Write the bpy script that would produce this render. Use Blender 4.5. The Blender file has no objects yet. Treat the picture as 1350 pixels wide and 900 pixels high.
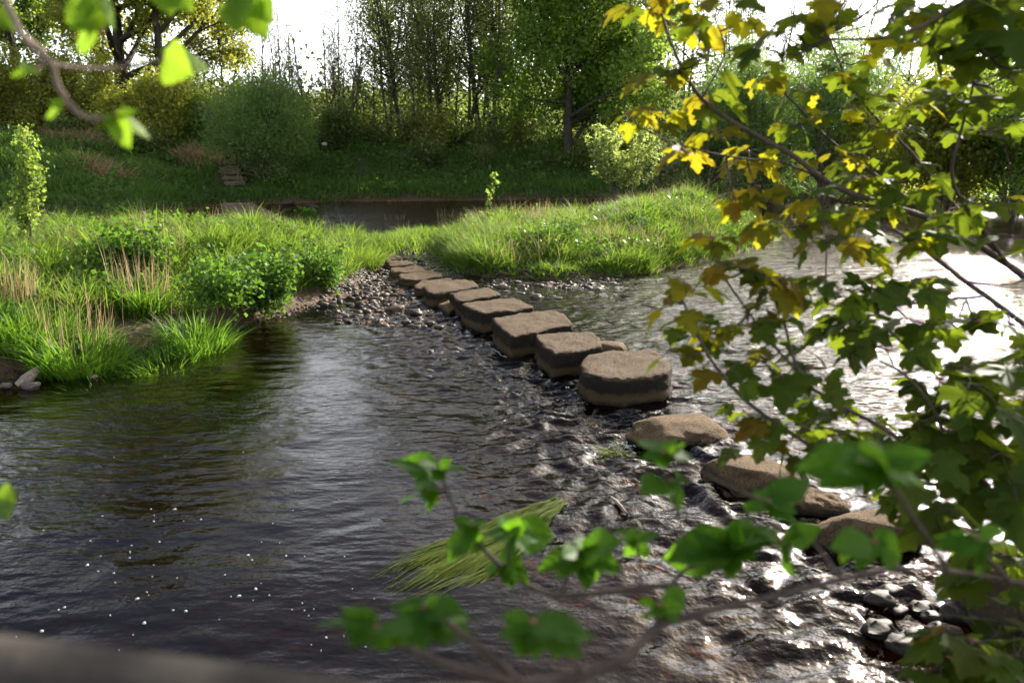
import bpy, math, random
import numpy as np
from mathutils import Vector, Matrix, noise as mnoise

R = math.radians
rng = np.random.default_rng(7)
random.seed(7)
S = bpy.context.scene
COL = S.collection

# ------------------------------------------------------------------ camera maths
CAM = np.array([0.0, 0.0, 2.2]); PITCH = R(13.4); FPX = 1050.0
_f = np.array([0, math.cos(PITCH), -math.sin(PITCH)])
_u = np.array([0, math.sin(PITCH), math.cos(PITCH)])
_r = np.array([1.0, 0, 0])
def ray(px, py): return _f + _r*((px-675)/FPX) + _u*((450-py)/FPX)
def PZ(px, py, z=0.0):
    d = ray(px, py); t = (z-CAM[2])/d[2]; return CAM + d*t
def PD(px, py, depth): return CAM + ray(px, py)*depth
def XY(px, Y, z=1.0):
    dep = Y*math.cos(PITCH)-(z-CAM[2])*math.sin(PITCH)
    return (px-675)/FPX*dep
def ZTOP(py, Y): return CAM[2] + Y*math.tan(math.atan((450-py)/FPX)-PITCH)

# ------------------------------------------------------------------ noise in numpy
_perm = rng.permutation(512)
_gang = rng.random(512)*2*math.pi
_gx, _gy = np.cos(_gang), np.sin(_gang)
def pnoise(x, y, seed=0):
    x = np.asarray(x, float); y = np.asarray(y, float)
    xi = np.floor(x).astype(np.int64); yi = np.floor(y).astype(np.int64)
    xf = x-xi; yf = y-yi
    u = xf*xf*xf*(xf*(xf*6-15)+10); v = yf*yf*yf*(yf*(yf*6-15)+10)
    def g(ix, iy, dx, dy):
        h = _perm[(_perm[(ix+seed*37) & 511]+iy) & 511]
        return _gx[h]*dx+_gy[h]*dy
    a = g(xi, yi, xf, yf); b = g(xi+1, yi, xf-1, yf)
    c = g(xi, yi+1, xf, yf-1); d = g(xi+1, yi+1, xf-1, yf-1)
    return (a*(1-u)+b*u)*(1-v)+(c*(1-u)+d*u)*v*1.0
def fbm(x, y, o=4, seed=0):
    s = 0; a = 1.0; f = 1.0
    for i in range(o):
        s = s+a*pnoise(np.asarray(x)*f, np.asarray(y)*f, seed+i); a *= .5; f *= 2.03
    return s
def sstep(a, b, x):
    t = np.clip((np.asarray(x, float)-a)/(b-a), 0, 1); return t*t*(3-2*t)
def sdpoly(x, y, poly):
    """signed distance to a polygon, positive inside"""
    x = np.asarray(x, float); y = np.asarray(y, float)
    d2 = np.full(x.shape, 1e9); ins = np.zeros(x.shape, bool)
    n = len(poly)
    for i in range(n):
        ax, ay = poly[i]; bx, by = poly[(i+1) % n]
        ex, ey = bx-ax, by-ay
        wx, wy = x-ax, y-ay
        t = np.clip((wx*ex+wy*ey)/(ex*ex+ey*ey), 0, 1)
        d2 = np.minimum(d2, (wx-ex*t)**2+(wy-ey*t)**2)
        c = (ay > y) != (by > y)
        with np.errstate(divide='ignore', invalid='ignore'):
            xx = ax+(y-ay)*(ex)/(ey if ey else 1e-9)
        ins ^= c & (x < xx)
    d = np.sqrt(d2)
    return np.where(ins, d, -d)

# ------------------------------------------------------------------ mesh / object helpers
def mesh(name, V, F, smooth=False):
    V = np.asarray(V, np.float32); F = np.asarray(F, np.int32)
    me = bpy.data.meshes.new(name)
    k = F.shape[1]
    me.vertices.add(len(V)); me.vertices.foreach_set('co', V.ravel())
    me.loops.add(F.size); me.loops.foreach_set('vertex_index', F.ravel())
    me.polygons.add(len(F))
    me.polygons.foreach_set('loop_start', np.arange(0, F.size, k, dtype=np.int32))
    me.polygons.foreach_set('loop_total', np.full(len(F), k, np.int32))
    if smooth: me.polygons.foreach_set('use_smooth', np.ones(len(F), bool))
    me.update(calc_edges=True); me.validate()
    return me
def obj(name, me, mat=None, parent=None, loc=None, rz=0.0, scale=None):
    o = bpy.data.objects.new(name, me); COL.objects.link(o)
    if mat is not None and me is not None and len(me.materials) == 0: me.materials.append(mat)
    if parent is not None: o.parent = parent
    if loc is not None: o.location = loc
    if rz: o.rotation_euler = (0, 0, rz)
    if scale is not None: o.scale = scale
    return o
def tag(o, label=None, cat=None, group=None, kind=None):
    if label: o['label'] = label
    if cat: o['category'] = cat
    if group: o['group'] = group
    if kind: o['kind'] = kind
    return o
def empty(name, loc, rz=0, scale=1.0):
    o = bpy.data.objects.new(name, None); COL.objects.link(o)
    o.location = loc; o.rotation_euler = (0, 0, rz); o.scale = (scale,)*3
    o.empty_display_size = .2
    return o
def copy_tree(o, parent=None):
    c = o.copy(); COL.objects.link(c)
    if parent is not None: c.parent = parent
    for ch in list(o.children): copy_tree(ch, c)
    return c

# ------------------------------------------------------------------ materials
def nmat(name):
    m = bpy.data.materials.new(name); m.use_nodes = True
    nt = m.node_tree; nt.nodes.clear()
    out = nt.nodes.new('ShaderNodeOutputMaterial')
    return m, nt, out
def N(nt, t, **kw):
    n = nt.nodes.new(t)
    for k, v in kw.items():
        if k == 'i':
            for kk, vv in v.items(): n.inputs[kk].default_value = vv
        else: setattr(n, k, v)
    return n
def ramp(nt, fac, stops):
    r = N(nt, 'ShaderNodeValToRGB')
    e = r.color_ramp.elements
    while len(e) < len(stops): e.new(.5)
    for i, (p, c) in enumerate(stops):
        e[i].position = p; e[i].color = (*c, 1) if len(c) == 3 else c
    nt.links.new(fac, r.inputs[0]); return r.outputs[0]
def mixc(nt, fac, a, b, mode='MIX'):
    m = N(nt, 'ShaderNodeMix', data_type='RGBA', blend_type=mode)
    for sock, v in ((m.inputs[0], fac), (m.inputs[6], a), (m.inputs[7], b)):
        if isinstance(v, (int, float)): sock.default_value = v
        elif isinstance(v, tuple): sock.default_value = (*v, 1)
        else: nt.links.new(v, sock)
    return m.outputs[2]
def math_(nt, op, a, b=0.0, clamp=False):
    m = N(nt, 'ShaderNodeMath', operation=op, use_clamp=clamp)
    for s, v in ((m.inputs[0], a), (m.inputs[1], b)):
        if isinstance(v, (int, float)): s.default_value = v
        else: nt.links.new(v, s)
    return m.outputs[0]
def noise_(nt, vec, scale, detail=4, rough=.55):
    n = N(nt, 'ShaderNodeTexNoise'); n.inputs['Scale'].default_value = scale
    n.inputs['Detail'].default_value = detail; n.inputs['Roughness'].default_value = rough
    nt.links.new(vec, n.inputs['Vector']); return n.outputs[0]

def leaf_mat(name, cols, trans=(.25, .35, .03), tfac=.42, rough=.5, spec=.35, patch=0.0, patchcols=None):
    """leaf: colour varies from leaf to leaf; light passes through the blade"""
    m, nt, out = nmat(name)
    g = N(nt, 'ShaderNodeNewGeometry')
    k = len(cols)
    c = ramp(nt, g.outputs['Random Per Island'], [(i/(k-1) if k > 1 else 0, cc) for i, cc in enumerate(cols)])
    tcol = mixc(nt, .5, mixc(nt, 1.0, c, (2.6, 2.6, 2.2), 'MULTIPLY'), trans)
    if patch:
        n = noise_(nt, g.outputs['Position'], patch, 3)
        f = ramp(nt, n, [(.42, (0, 0, 0)), (.6, (1, 1, 1))])
        c = mixc(nt, f, c, mixc(nt, 1.0, c, patchcols, 'MULTIPLY'))
    p = N(nt, 'ShaderNodeBsdfPrincipled'); p.inputs['Roughness'].default_value = rough
    p.inputs['Specular IOR Level'].default_value = spec
    nt.links.new(c, p.inputs['Base Color'])
    t = N(nt, 'ShaderNodeBsdfTranslucent'); nt.links.new(tcol, t.inputs[0])
    mx = N(nt, 'ShaderNodeMixShader'); mx.inputs[0].default_value = tfac
    nt.links.new(p.outputs[0], mx.inputs[1]); nt.links.new(t.outputs[0], mx.inputs[2])
    nt.links.new(mx.outputs[0], out.inputs[0])
    return m

def bark_mat(name, a, b, scale=12, rough=.85):
    m, nt, out = nmat(name)
    tc = N(nt, 'ShaderNodeTexCoord')
    mp = N(nt, 'ShaderNodeMapping'); mp.inputs['Scale'].default_value = (1, 1, .25)
    nt.links.new(tc.outputs['Object'], mp.inputs[0])
    n = noise_(nt, mp.outputs[0], scale, 6, .65)
    c = ramp(nt, n, [(.3, a), (.7, b)])
    p = N(nt, 'ShaderNodeBsdfPrincipled'); p.inputs['Roughness'].default_value = rough
    p.inputs['Specular IOR Level'].default_value = .25
    nt.links.new(c, p.inputs['Base Color'])
    bm = N(nt, 'ShaderNodeBump'); bm.inputs['Strength'].default_value = .5; bm.inputs['Distance'].default_value = .01
    nt.links.new(n, bm.inputs['Height']); nt.links.new(bm.outputs[0], p.inputs['Normal'])
    nt.links.new(p.outputs[0], out.inputs[0]); return m

M = {}
M['grass'] = leaf_mat('grass_blades', [(.045, .09, .014), (.07, .125, .02), (.11, .155, .028), (.055, .11, .018), (.14, .165, .045)], (.34, .52, .04), .5, .55, .14, .9, (.66, .84, .7))
M['tuft'] = leaf_mat('broad_grass', [(.05, .11, .012), (.07, .15, .016), (.09, .18, .02)], (.28, .5, .03), .45, .5, .2)
M['dry'] = leaf_mat('dry_stalk', [(.24, .16, .09), (.34, .25, .14), (.42, .32, .19)], (.4, .3, .16), .25, .7, .2)
M['herb'] = leaf_mat('herb_leaf', [(.035, .08, .012), (.05, .11, .016), (.08, .14, .02)], (.22, .42, .03), .4, .5, .22)
M['shade_herb'] = leaf_mat('bank_herb', [(.04, .09, .015), (.055, .12, .02), (.085, .145, .026), (.06, .11, .024)], (.2, .38, .03), .42, .5, .3)
M['alder'] = leaf_mat('alder_leaf', [(.065, .095, .022), (.09, .12, .03), (.12, .14, .042)], (.36, .44, .08), .5)
M['maple'] = leaf_mat('field_maple_leaf', [(.055, .105, .016), (.08, .14, .022), (.12, .185, .032)], (.5, .66, .08), .54)
M['willow'] = leaf_mat('willow_leaf', [(.065, .12, .028), (.09, .155, .036), (.12, .18, .05)], (.42, .58, .17), .52)
M['fresh'] = leaf_mat('fresh_leaf', [(.13, .155, .02), (.18, .2, .03), (.22, .22, .05)], (.58, .62, .08), .55)
M['oak'] = leaf_mat('oak_leaf', [(.09, .11, .018), (.13, .15, .022), (.16, .17, .03)], (.52, .54, .06), .55)
M['pale'] = leaf_mat('pale_leaf', [(.13, .16, .06), (.17, .2, .08), (.21, .24, .11)], (.4, .45, .14), .42)
M['wood'] = leaf_mat('far_leaf', [(.045, .07, .018), (.06, .09, .022), (.085, .11, .03)], (.3, .38, .07), .5)
M['sapale'] = leaf_mat('pale_young_leaf', [(.15, .2, .05), (.2, .25, .07), (.24, .28, .1)], (.5, .6, .12), .48)
M['sap'] = leaf_mat('sapling_leaf', [(.09, .16, .02), (.13, .2, .03), (.17, .23, .05)], (.38, .48, .06), .45)
M['bark'] = bark_mat('dark_bark', (.025, .02, .015), (.07, .058, .042), 9)
M['greybark'] = bark_mat('grey_bark', (.06, .05, .038), (.15, .125, .095), 14)
M['twig'] = bark_mat('twig_bark', (.045, .03, .024), (.12, .09, .075), 40)
M['hazelbark'] = bark_mat('hazel_bark', (.10, .07, .05), (.22, .17, .13), 60)
M['flood'] = bark_mat('brown_twig', (.07, .052, .038), (.15, .115, .08), 10)

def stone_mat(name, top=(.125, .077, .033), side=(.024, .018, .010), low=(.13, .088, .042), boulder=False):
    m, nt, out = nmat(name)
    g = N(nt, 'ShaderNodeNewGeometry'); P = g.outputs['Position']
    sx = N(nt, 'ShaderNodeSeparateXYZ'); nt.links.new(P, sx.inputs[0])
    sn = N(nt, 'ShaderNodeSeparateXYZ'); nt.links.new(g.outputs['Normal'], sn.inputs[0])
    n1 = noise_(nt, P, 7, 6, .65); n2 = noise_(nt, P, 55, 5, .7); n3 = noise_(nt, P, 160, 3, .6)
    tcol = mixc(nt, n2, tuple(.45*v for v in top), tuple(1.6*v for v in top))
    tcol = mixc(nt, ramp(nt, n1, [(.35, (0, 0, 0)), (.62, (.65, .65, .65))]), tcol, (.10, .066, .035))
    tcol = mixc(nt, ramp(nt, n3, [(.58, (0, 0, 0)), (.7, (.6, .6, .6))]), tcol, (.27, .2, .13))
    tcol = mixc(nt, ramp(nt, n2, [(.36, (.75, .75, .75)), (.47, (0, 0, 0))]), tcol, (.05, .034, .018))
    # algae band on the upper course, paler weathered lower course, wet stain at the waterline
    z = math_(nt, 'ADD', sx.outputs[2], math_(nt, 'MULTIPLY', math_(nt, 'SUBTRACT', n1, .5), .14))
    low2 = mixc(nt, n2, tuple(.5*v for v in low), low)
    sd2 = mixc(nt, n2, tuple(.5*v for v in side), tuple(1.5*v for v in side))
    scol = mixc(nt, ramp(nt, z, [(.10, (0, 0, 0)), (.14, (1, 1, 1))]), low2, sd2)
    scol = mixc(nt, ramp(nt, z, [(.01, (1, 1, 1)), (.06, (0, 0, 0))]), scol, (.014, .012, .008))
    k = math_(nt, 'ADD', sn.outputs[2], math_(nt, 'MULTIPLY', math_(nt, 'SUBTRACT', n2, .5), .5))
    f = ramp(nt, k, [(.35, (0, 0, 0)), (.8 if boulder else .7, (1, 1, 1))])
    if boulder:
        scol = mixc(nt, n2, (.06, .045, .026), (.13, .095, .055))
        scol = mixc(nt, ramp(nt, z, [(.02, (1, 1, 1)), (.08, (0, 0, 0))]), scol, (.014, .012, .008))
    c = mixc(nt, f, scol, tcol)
    p = N(nt, 'ShaderNodeBsdfPrincipled'); nt.links.new(c, p.inputs['Base Color'])
    p.inputs['Roughness'].default_value = .85; p.inputs['Specular IOR Level'].default_value = .25
    h = math_(nt, 'ADD', n2, math_(nt, 'MULTIPLY', n3, .5))
    b = N(nt, 'ShaderNodeBump'); b.inputs['Strength'].default_value = 1.0; b.inputs['Distance'].default_value = .045
    nt.links.new(h, b.inputs['Height']); nt.links.new(b.outputs[0], p.inputs['Normal'])
    nt.links.new(p.outputs[0], out.inputs[0]); return m
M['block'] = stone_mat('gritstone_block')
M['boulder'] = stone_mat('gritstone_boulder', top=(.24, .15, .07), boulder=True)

def cobble_mat(name, dark=1.0):
    m, nt, out = nmat(name)
    oi = N(nt, 'ShaderNodeObjectInfo'); g = N(nt, 'ShaderNodeNewGeometry')
    tc = N(nt, 'ShaderNodeTexCoord')
    rv = math_(nt, 'FRACT', math_(nt, 'ADD', oi.outputs['Random'], g.outputs['Random Per Island']))
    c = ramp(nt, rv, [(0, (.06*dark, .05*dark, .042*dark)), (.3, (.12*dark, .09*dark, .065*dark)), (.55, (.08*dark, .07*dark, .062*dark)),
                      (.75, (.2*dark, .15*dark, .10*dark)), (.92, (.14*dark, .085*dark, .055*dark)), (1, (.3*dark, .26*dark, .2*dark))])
    n = noise_(nt, g.outputs['Position'], 40, 5, .65)
    c = mixc(nt, .6, c, mixc(nt, 1.0, c, ramp(nt, n, [(.3, (.45, .45, .45)), (.7, (1.5, 1.45, 1.4))]), 'MULTIPLY'))
    p = N(nt, 'ShaderNodeBsdfPrincipled'); nt.links.new(c, p.inputs['Base Color'])
    p.inputs['Roughness'].default_value = .6; p.inputs['Specular IOR Level'].default_value = .28
    b = N(nt, 'ShaderNodeBump'); b.inputs['Strength'].default_value = .4; b.inputs['Distance'].default_value = .006
    nt.links.new(n, b.inputs['Height']); nt.links.new(b.outputs[0], p.inputs['Normal'])
    nt.links.new(p.outputs[0], out.inputs[0]); return m
M['cobble'] = cobble_mat('wet_cobble', .42); M['gravel'] = cobble_mat('bar_gravel', .34); M['drycobble'] = cobble_mat('dry_cobble', 1.2)

def ground_mat():
    m, nt, out = nmat('river_bank_ground')
    g = N(nt, 'ShaderNodeNewGeometry'); P = g.outputs['Position']
    sx = N(nt, 'ShaderNodeSeparateXYZ'); nt.links.new(P, sx.inputs[0])
    n1 = noise_(nt, P, 3, 6, .6); n2 = noise_(nt, P, 30, 5, .65)
    v = N(nt, 'ShaderNodeTexVoronoi'); v.inputs['Scale'].default_value = 9
    wv = N(nt, 'ShaderNodeVectorMath', operation='ADD'); nt.links.new(P, wv.inputs[0])
    nz = N(nt, 'ShaderNodeTexNoise'); nz.inputs['Scale'].default_value = 6; nt.links.new(P, nz.inputs['Vector'])
    sc = N(nt, 'ShaderNodeVectorMath', operation='SCALE'); sc.inputs['Scale'].default_value = .16
    nt.links.new(nz.outputs['Color'], sc.inputs[0]); nt.links.new(sc.outputs[0], wv.inputs[1])
    nt.links.new(wv.outputs[0], v.inputs['Vector'])
    bedc = ramp(nt, v.outputs['Color'], [(0, (.07, .036, .014)), (.35, (.2, .10, .034)), (.65, (.13, .075, .028)), (1, (.32, .19, .08))])
    bedc = mixc(nt, ramp(nt, v.outputs['Distance'], [(.3, (0, 0, 0)), (.75, (.85, .85, .85))]), bedc, (.015, .01, .006))
    mud = mixc(nt, n2, (.045, .027, .016), (.115, .07, .042))
    soil = mixc(nt, n1, (.045, .045, .02), (.05, .07, .02))
    c = mixc(nt, ramp(nt, sx.outputs[2], [(.0, (0, 0, 0)), (.05, (1, 1, 1))]), bedc, mud)
    zz = math_(nt, 'ADD', sx.outputs[2], math_(nt, 'MULTIPLY', math_(nt, 'SUBTRACT', n1, .5), .15))
    c = mixc(nt, ramp(nt, zz, [(.22, (0, 0, 0)), (.34, (1, 1, 1))]), c, soil)
    p = N(nt, 'ShaderNodeBsdfPrincipled'); nt.links.new(c, p.inputs['Base Color'])
    p.inputs['Roughness'].default_value = .8; p.inputs['Specular IOR Level'].default_value = .3
    b = N(nt, 'ShaderNodeBump'); b.inputs['Strength'].default_value = .7; b.inputs['Distance'].default_value = .03
    h = math_(nt, 'SUBTRACT', n2, v.outputs['Distance'])
    nt.links.new(h, b.inputs['Height']); nt.links.new(b.outputs[0], p.inputs['Normal'])
    nt.links.new(p.outputs[0], out.inputs[0]); return m
M['ground'] = ground_mat()

def water_mat():
    m, nt, out = nmat('peaty_river_water')
    g = N(nt, 'ShaderNodeNewGeometry')
    at = N(nt, 'ShaderNodeAttribute', attribute_name='turb'); ch = N(nt, 'ShaderNodeAttribute', attribute_name='chop')
    def mp(rot, sc):
        x = N(nt, 'ShaderNodeMapping'); x.inputs['Rotation'].default_value = (0, 0, rot); x.inputs['Scale'].default_value = sc
        nt.links.new(g.outputs['Position'], x.inputs[0]); return x.outputs[0]
    a = noise_(nt, mp(R(12), (.55, 1.25, 1)), 5.5, 2, .5)
    b = noise_(nt, mp(R(-18), (.6, 1.2, 1)), 15, 3, .5)
    c = noise_(nt, mp(R(30), (1, .75, 1)), 38, 3, .55)
    h = math_(nt, 'MULTIPLY', a, .030)
    h = math_(nt, 'ADD', h, math_(nt, 'MULTIPLY', b, .012))
    h = math_(nt, 'MULTIPLY', h, ch.outputs['Fac'])
    t = math_(nt, 'ADD', .0012, math_(nt, 'MULTIPLY', at.outputs['Fac'], .0022))
    h = math_(nt, 'ADD', h, math_(nt, 'MULTIPLY', c, t))
    d = noise_(nt, mp(R(-40), (1, 1, 1)), 11, 3, .5)
    h = math_(nt, 'ADD', h, math_(nt, 'MULTIPLY', d, math_(nt, 'MULTIPLY', at.outputs['Fac'], .019)))
    bp = N(nt, 'ShaderNodeBump'); bp.inputs['Strength'].default_value = 1.0; bp.inputs['Distance'].default_value = 1.0
    nt.links.new(h, bp.inputs['Height'])
    fr = N(nt, 'ShaderNodeFresnel'); fr.inputs[0].default_value = 1.33; nt.links.new(bp.outputs[0], fr.inputs['Normal'])
    gl = N(nt, 'ShaderNodeBsdfGlossy'); gl.inputs['Roughness'].default_value = .045
    nt.links.new(bp.outputs[0], gl.inputs['Normal'])
    dp = N(nt, 'ShaderNodeAttribute', attribute_name='depth')
    cb = N(nt, 'ShaderNodeCombineColor')
    for q_, k_ in enumerate((1.9, 3.5, 6.2)):
        nt.links.new(math_(nt, 'EXPONENT', math_(nt, 'MULTIPLY', dp.outputs['Fac'], -k_)), cb.inputs[q_])
    tr = N(nt, 'ShaderNodeBsdfTransparent'); nt.links.new(cb.outputs[0], tr.inputs[0])
    mx = N(nt, 'ShaderNodeMixShader'); nt.links.new(fr.outputs[0], mx.inputs[0])
    nt.links.new(tr.outputs[0], mx.inputs[1]); nt.links.new(gl.outputs[0], mx.inputs[2])
    nt.links.new(mx.outputs[0], out.inputs[0]); return m
M['water'] = water_mat()
def plain(name, col, rough=.7, spec=.3):
    m, nt, out = nmat(name)
    g = N(nt, 'ShaderNodeNewGeometry'); n = noise_(nt, g.outputs['Position'], 60, 4)
    c = mixc(nt, n, tuple(.7*v for v in col), tuple(min(1, 1.25*v) for v in col))
    p = N(nt, 'ShaderNodeBsdfPrincipled'); nt.links.new(c, p.inputs['Base Color'])
    p.inputs['Roughness'].default_value = rough; p.inputs['Specular IOR Level'].default_value = spec
    nt.links.new(p.outputs[0], out.inputs[0]); return m
M['foam'] = plain('foam', (.4, .4, .38), .9, .05)
M['step'] = plain('worn_step', (.115, .082, .054), .9)
M['rail'] = bark_mat('weathered_rail', (.022, .019, .016), (.06, .052, .044), 25)
M['drift'] = bark_mat('driftwood', (.16, .125, .1), (.34, .28, .23), 30)

# ------------------------------------------------------------------ terrain
def xy(p): return (float(p[0]), float(p[1]))
ISL_L = [(-30, -2), (-13, 2.6), (-8, 5.3)] + [xy(PZ(*p)) for p in ((0, 505), (60, 491), (140, 470), (270, 440), (350, 420), (420, 402), (470, 386), (497, 368), (500, 348))] + \
        [(-3.1, 17.6), (-3.4, 19.5), (-6, 21.3), (-12, 22.3), (-30, 20.5)]
ISL_R = [xy(PZ(*p)) for p in ((592, 362), (640, 371), (750, 374), (860, 364), (930, 349), (985, 334))] + [(6.9, 20.5), (6.2, 23.5), (2, 23.6), (-1.3, 22), (-1.9, 20), (-1.65, 17.5)]
BAR = [xy(PZ(*p)) for p in ((395, 415), (440, 418), (500, 430), (560, 420), (600, 396), (650, 386), (720, 392), (800, 388), (850, 372))] + [(2.5, 17), (-1.5, 17.5), (-1.9, 20.8), (-2.7, 20.8), (-2.9, 17), (-2.9, 14)]
FAR = [(-120, 27), (-40, 26.5), (-17, 27.5), (-13.2, 29.5), (-12.6, 34), (-8, 36.5), (0, 38), (8, 38.3), (12, 36.5), (16, 32.5), (22, 30), (45, 27), (120, 22), (120, 200), (-120, 200)]
NEAR = [(-60, -40), (-60, .6), (-6, .9), (0, 1.1), (1.3, 1.9), (2.0, 2.7), (2.7, 3.6), (4.0, 4.6), (6, 5.6), (12, 7.2), (60, 10), (60, -40)]
STONE_A = np.array([.95, 7.0]); 
def H(x, y):
    x = np.asarray(x, float); y = np.asarray(y, float)
    n = fbm(x*.55, y*.55, 4, 3); n2 = fbm(x*2.2, y*2.2, 3, 9); n3 = fbm(x*1.15+5, y*1.15, 2, 15)
    z = -.5+.12*n+.05*n2
    z = z+.17*sstep(5.6, 3.2, y)*sstep(1.0, -.4, x)
    b = sdpoly(x, y, BAR); z = np.maximum(z, -.42+.43*sstep(-1.6, .5, b)+.09*n2+.05*n)
    il = sdpoly(x, y, ISL_L)+.12*n2
    z = np.maximum(z, np.where(il > -1, -.3+.3*sstep(-1, 0, il)+.17*sstep(0, .5, il)+.44*sstep(.45, 2.2, il)+(.16*n+.13*n2+.16*n3-.42*sstep(15.0, 19.0, y))*sstep(.4, 1.6, il), z))
    ir = sdpoly(x, y, ISL_R)+.12*n2
    z = np.maximum(z, np.where(ir > -.8, -.3+.3*sstep(-.8, 0, ir)+.16*sstep(0, .3, ir)+(.17+.47*sstep(1.0, 5.0, x))*sstep(.15, 2.0, ir)+(.16*n+.10*n2+.14*n3)*sstep(.4, 1.6, ir), z))
    f = sdpoly(x, y, FAR)+.4*n
    z = np.maximum(z, -.45+.5*sstep(-1.5, .2, f)+.35*sstep(.1, .8, f)+2.1*sstep(.6, 8.5, f)+1.6*sstep(9, 40, f)+.25*n*sstep(1, 4, f))
    q = sdpoly(x, y, NEAR)+.08*n2
    z = np.maximum(z, np.where(q > -.8, -.42+.5*sstep(-.8, .25, q)+.62*sstep(.2, 1.5, q)+.06*n, z))
    return z
def axis(lo, a, b, hi, step, grow=1.09):
    mid = list(np.arange(a, b+1e-6, step)); l = []; s = step; p = a
    while p > lo: s *= grow; p -= s; l.append(p)
    h = []; s = step; p = b
    while p < hi: s *= grow; p += s; h.append(p)
    return np.array(l[::-1]+mid+h)
def gridmesh(name, xs, ys, fn):
    X, Y = np.meshgrid(xs, ys); Z = fn(X, Y)
    V = np.stack([X, Y, Z], -1).reshape(-1, 3)
    nx, ny = len(xs), len(ys)
    i = np.arange(nx*ny).reshape(ny, nx)
    F = np.stack([i[:-1, :-1], i[:-1, 1:], i[1:, 1:], i[1:, :-1]], -1).reshape(-1, 4)
    return mesh(name, V, F, True), X, Y, Z
gme, *_ = gridmesh('ground', axis(-260, -12, 14, 260, .1), axis(-60, 1, 24, 420, .1), H)
tag(obj('ground', gme, M['ground']), 'brown river bed and muddy banks under the vegetation', 'ground', kind='structure')

# ------------------------------------------------------------------ stepping stones
def hround(p, half, r):
    """unit cube point -> rounded box"""
    inner = half-r
    q = np.clip(p, -inner, inner); d = p-q
    ln = np.linalg.norm(d, axis=1, keepdims=True)
    return q+np.where(ln > 1e-9, d/np.maximum(ln, 1e-9)*r, 0)*np.minimum(1, ln/r*1.0)
def cubegrid(n):
    V = {}; F = []
    def vid(p):
        k = tuple(round(c, 5) for c in p)
        if k not in V: V[k] = len(V)
        return V[k]
    t = np.linspace(-1, 1, n+1)
    for ax in range(3):
        for s in (-1, 1):
            for i in range(n):
                for j in range(n):
                    q = []
                    for a, b in ((i, j), (i+1, j), (i+1, j+1), (i, j+1)):
                        p = [0, 0, 0]; p[ax] = s; p[(ax+1) % 3] = t[a]; p[(ax+2) % 3] = t[b]; q.append(vid(p))
                    F.append(q if s > 0 else q[::-1])
    return np.array(list(V.keys())), np.array(F)
CUBE = cubegrid(30)
def jitter3(V, f, amp, seed):
    out = V.copy()
    for i, v in enumerate(V):
        w = mnoise.noise_vector(Vector((v[0]*f+seed*7.3, v[1]*f+seed*3.1, v[2]*f)))
        out[i] += np.array(w)*amp
    return out
def block(corners_px, ztop, seed, groove=None, zbot=-.45, rad=.07, tilt=0.0, lump=.019, rnd=.1):
    """corners: front-left, front-right, back-right, back-left of the top face"""
    C = [PZ(px, py, ztop) for px, py in corners_px]
    cen = sum(C)/4
    e = (np.linalg.norm(C[1]-C[0])+np.linalg.norm(C[2]-C[3]))/2; d = (np.linalg.norm(C[3]-C[0])+np.linalg.norm(C[2]-C[1]))/2
    h = ztop-zbot
    half = np.array([e/2, d/2, h/2])
    P = CUBE[0]*half
    P = hround(P, half, np.array(rad))
    a_ = P[:, 0]/half[0]; b_ = P[:, 1]/half[1]
    s = a_*(1-rnd+rnd*np.sqrt(1-b_*b_/2))*.5+.5; t = b_*(1-rnd+rnd*np.sqrt(1-a_*a_/2))*.5+.5; z = P[:, 2]+(ztop+zbot)/2
    Q = (C[0][None]*((1-s)*(1-t))[:, None]+C[1][None]*(s*(1-t))[:, None]+C[2][None]*(s*t)[:, None]+C[3][None]*((1-s)*t)[:, None])
    Q[:, 2] = z
    if groove is not None:
        off = Q[:, :2]-cen[:2]
        k = (-.03*np.exp(-((z-groove)/.018)**2)+.03*sstep(groove, groove-.05, z))*(.5+1.1*pnoise(Q[:, 0]*3+seed, Q[:, 1]*3))
        Q[:, :2] += off*k[:, None]
    Q = Q-np.array([cen[0], cen[1], 0])
    Q = jitter3(Q, 4, lump*1.3, seed); Q = jitter3(Q, 14, lump*.55, seed+3); Q = jitter3(Q, 40, lump*.5, seed+9)
    Q[:, 2] += tilt*Q[:, 0]
    return Q, CUBE[1], cen
stones = [
 ('A', [(775, 503), (900, 494), (868, 458), (757, 466)], 0.265, .10, 'rounded gritstone stepping block, largest and nearest of the squared ones'),
 ('B', [(727, 467), (798, 457), (782, 435), (702, 441)], 0.275, .10, 'brown squared stepping block just beyond the largest rounded block'),
 ('C', [(672, 442), (758, 427), (734, 407), (645, 417)], 0.285, .10, 'long two course stepping block with a white foam line at its foot'),
 ('D', [(634, 414), (706, 404), (680, 391), (604, 400)], 0.270, .10, 'flat squared stepping block just nearer than the broken one'),
 ('E', [(606, 397), (662, 389), (646, 378), (590, 385)], 0.250, None, 'stepping block with a broken pale lower ledge at its near corner'),
 ('F', [(566, 386), (634, 376), (614, 366), (556, 377)], 0.240, .10, 'overlapping stepping block just beyond the broken one, dark hollow underneath'),
 ('G', [(543, 381), (594, 373), (600, 366), (551, 370)], 0.16, None, 'low tan stepping slab tucked behind the dark hollow block'),
 ('H', [(530, 370), (589, 364), (574, 355), (522, 361)], 0.15, None, 'pale rounded stepping slab fourth from the grassy path end'),
 ('I', [(517, 360), (566, 356), (550, 349), (511, 353)], 0.14, None, 'pale worn stepping slab third from the grassy path end'),
 ('J', [(512, 350), (548, 348), (538, 342), (508, 344)], 0.14, None, 'narrow stepping slab second from the grassy path end'),
 ('K', [(507, 342), (530, 339), (525, 334), (503, 336)], 0.14, None, 'smallest stepping slab, last one where the grassy path begins'),
]
stone_xy = {}
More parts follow.
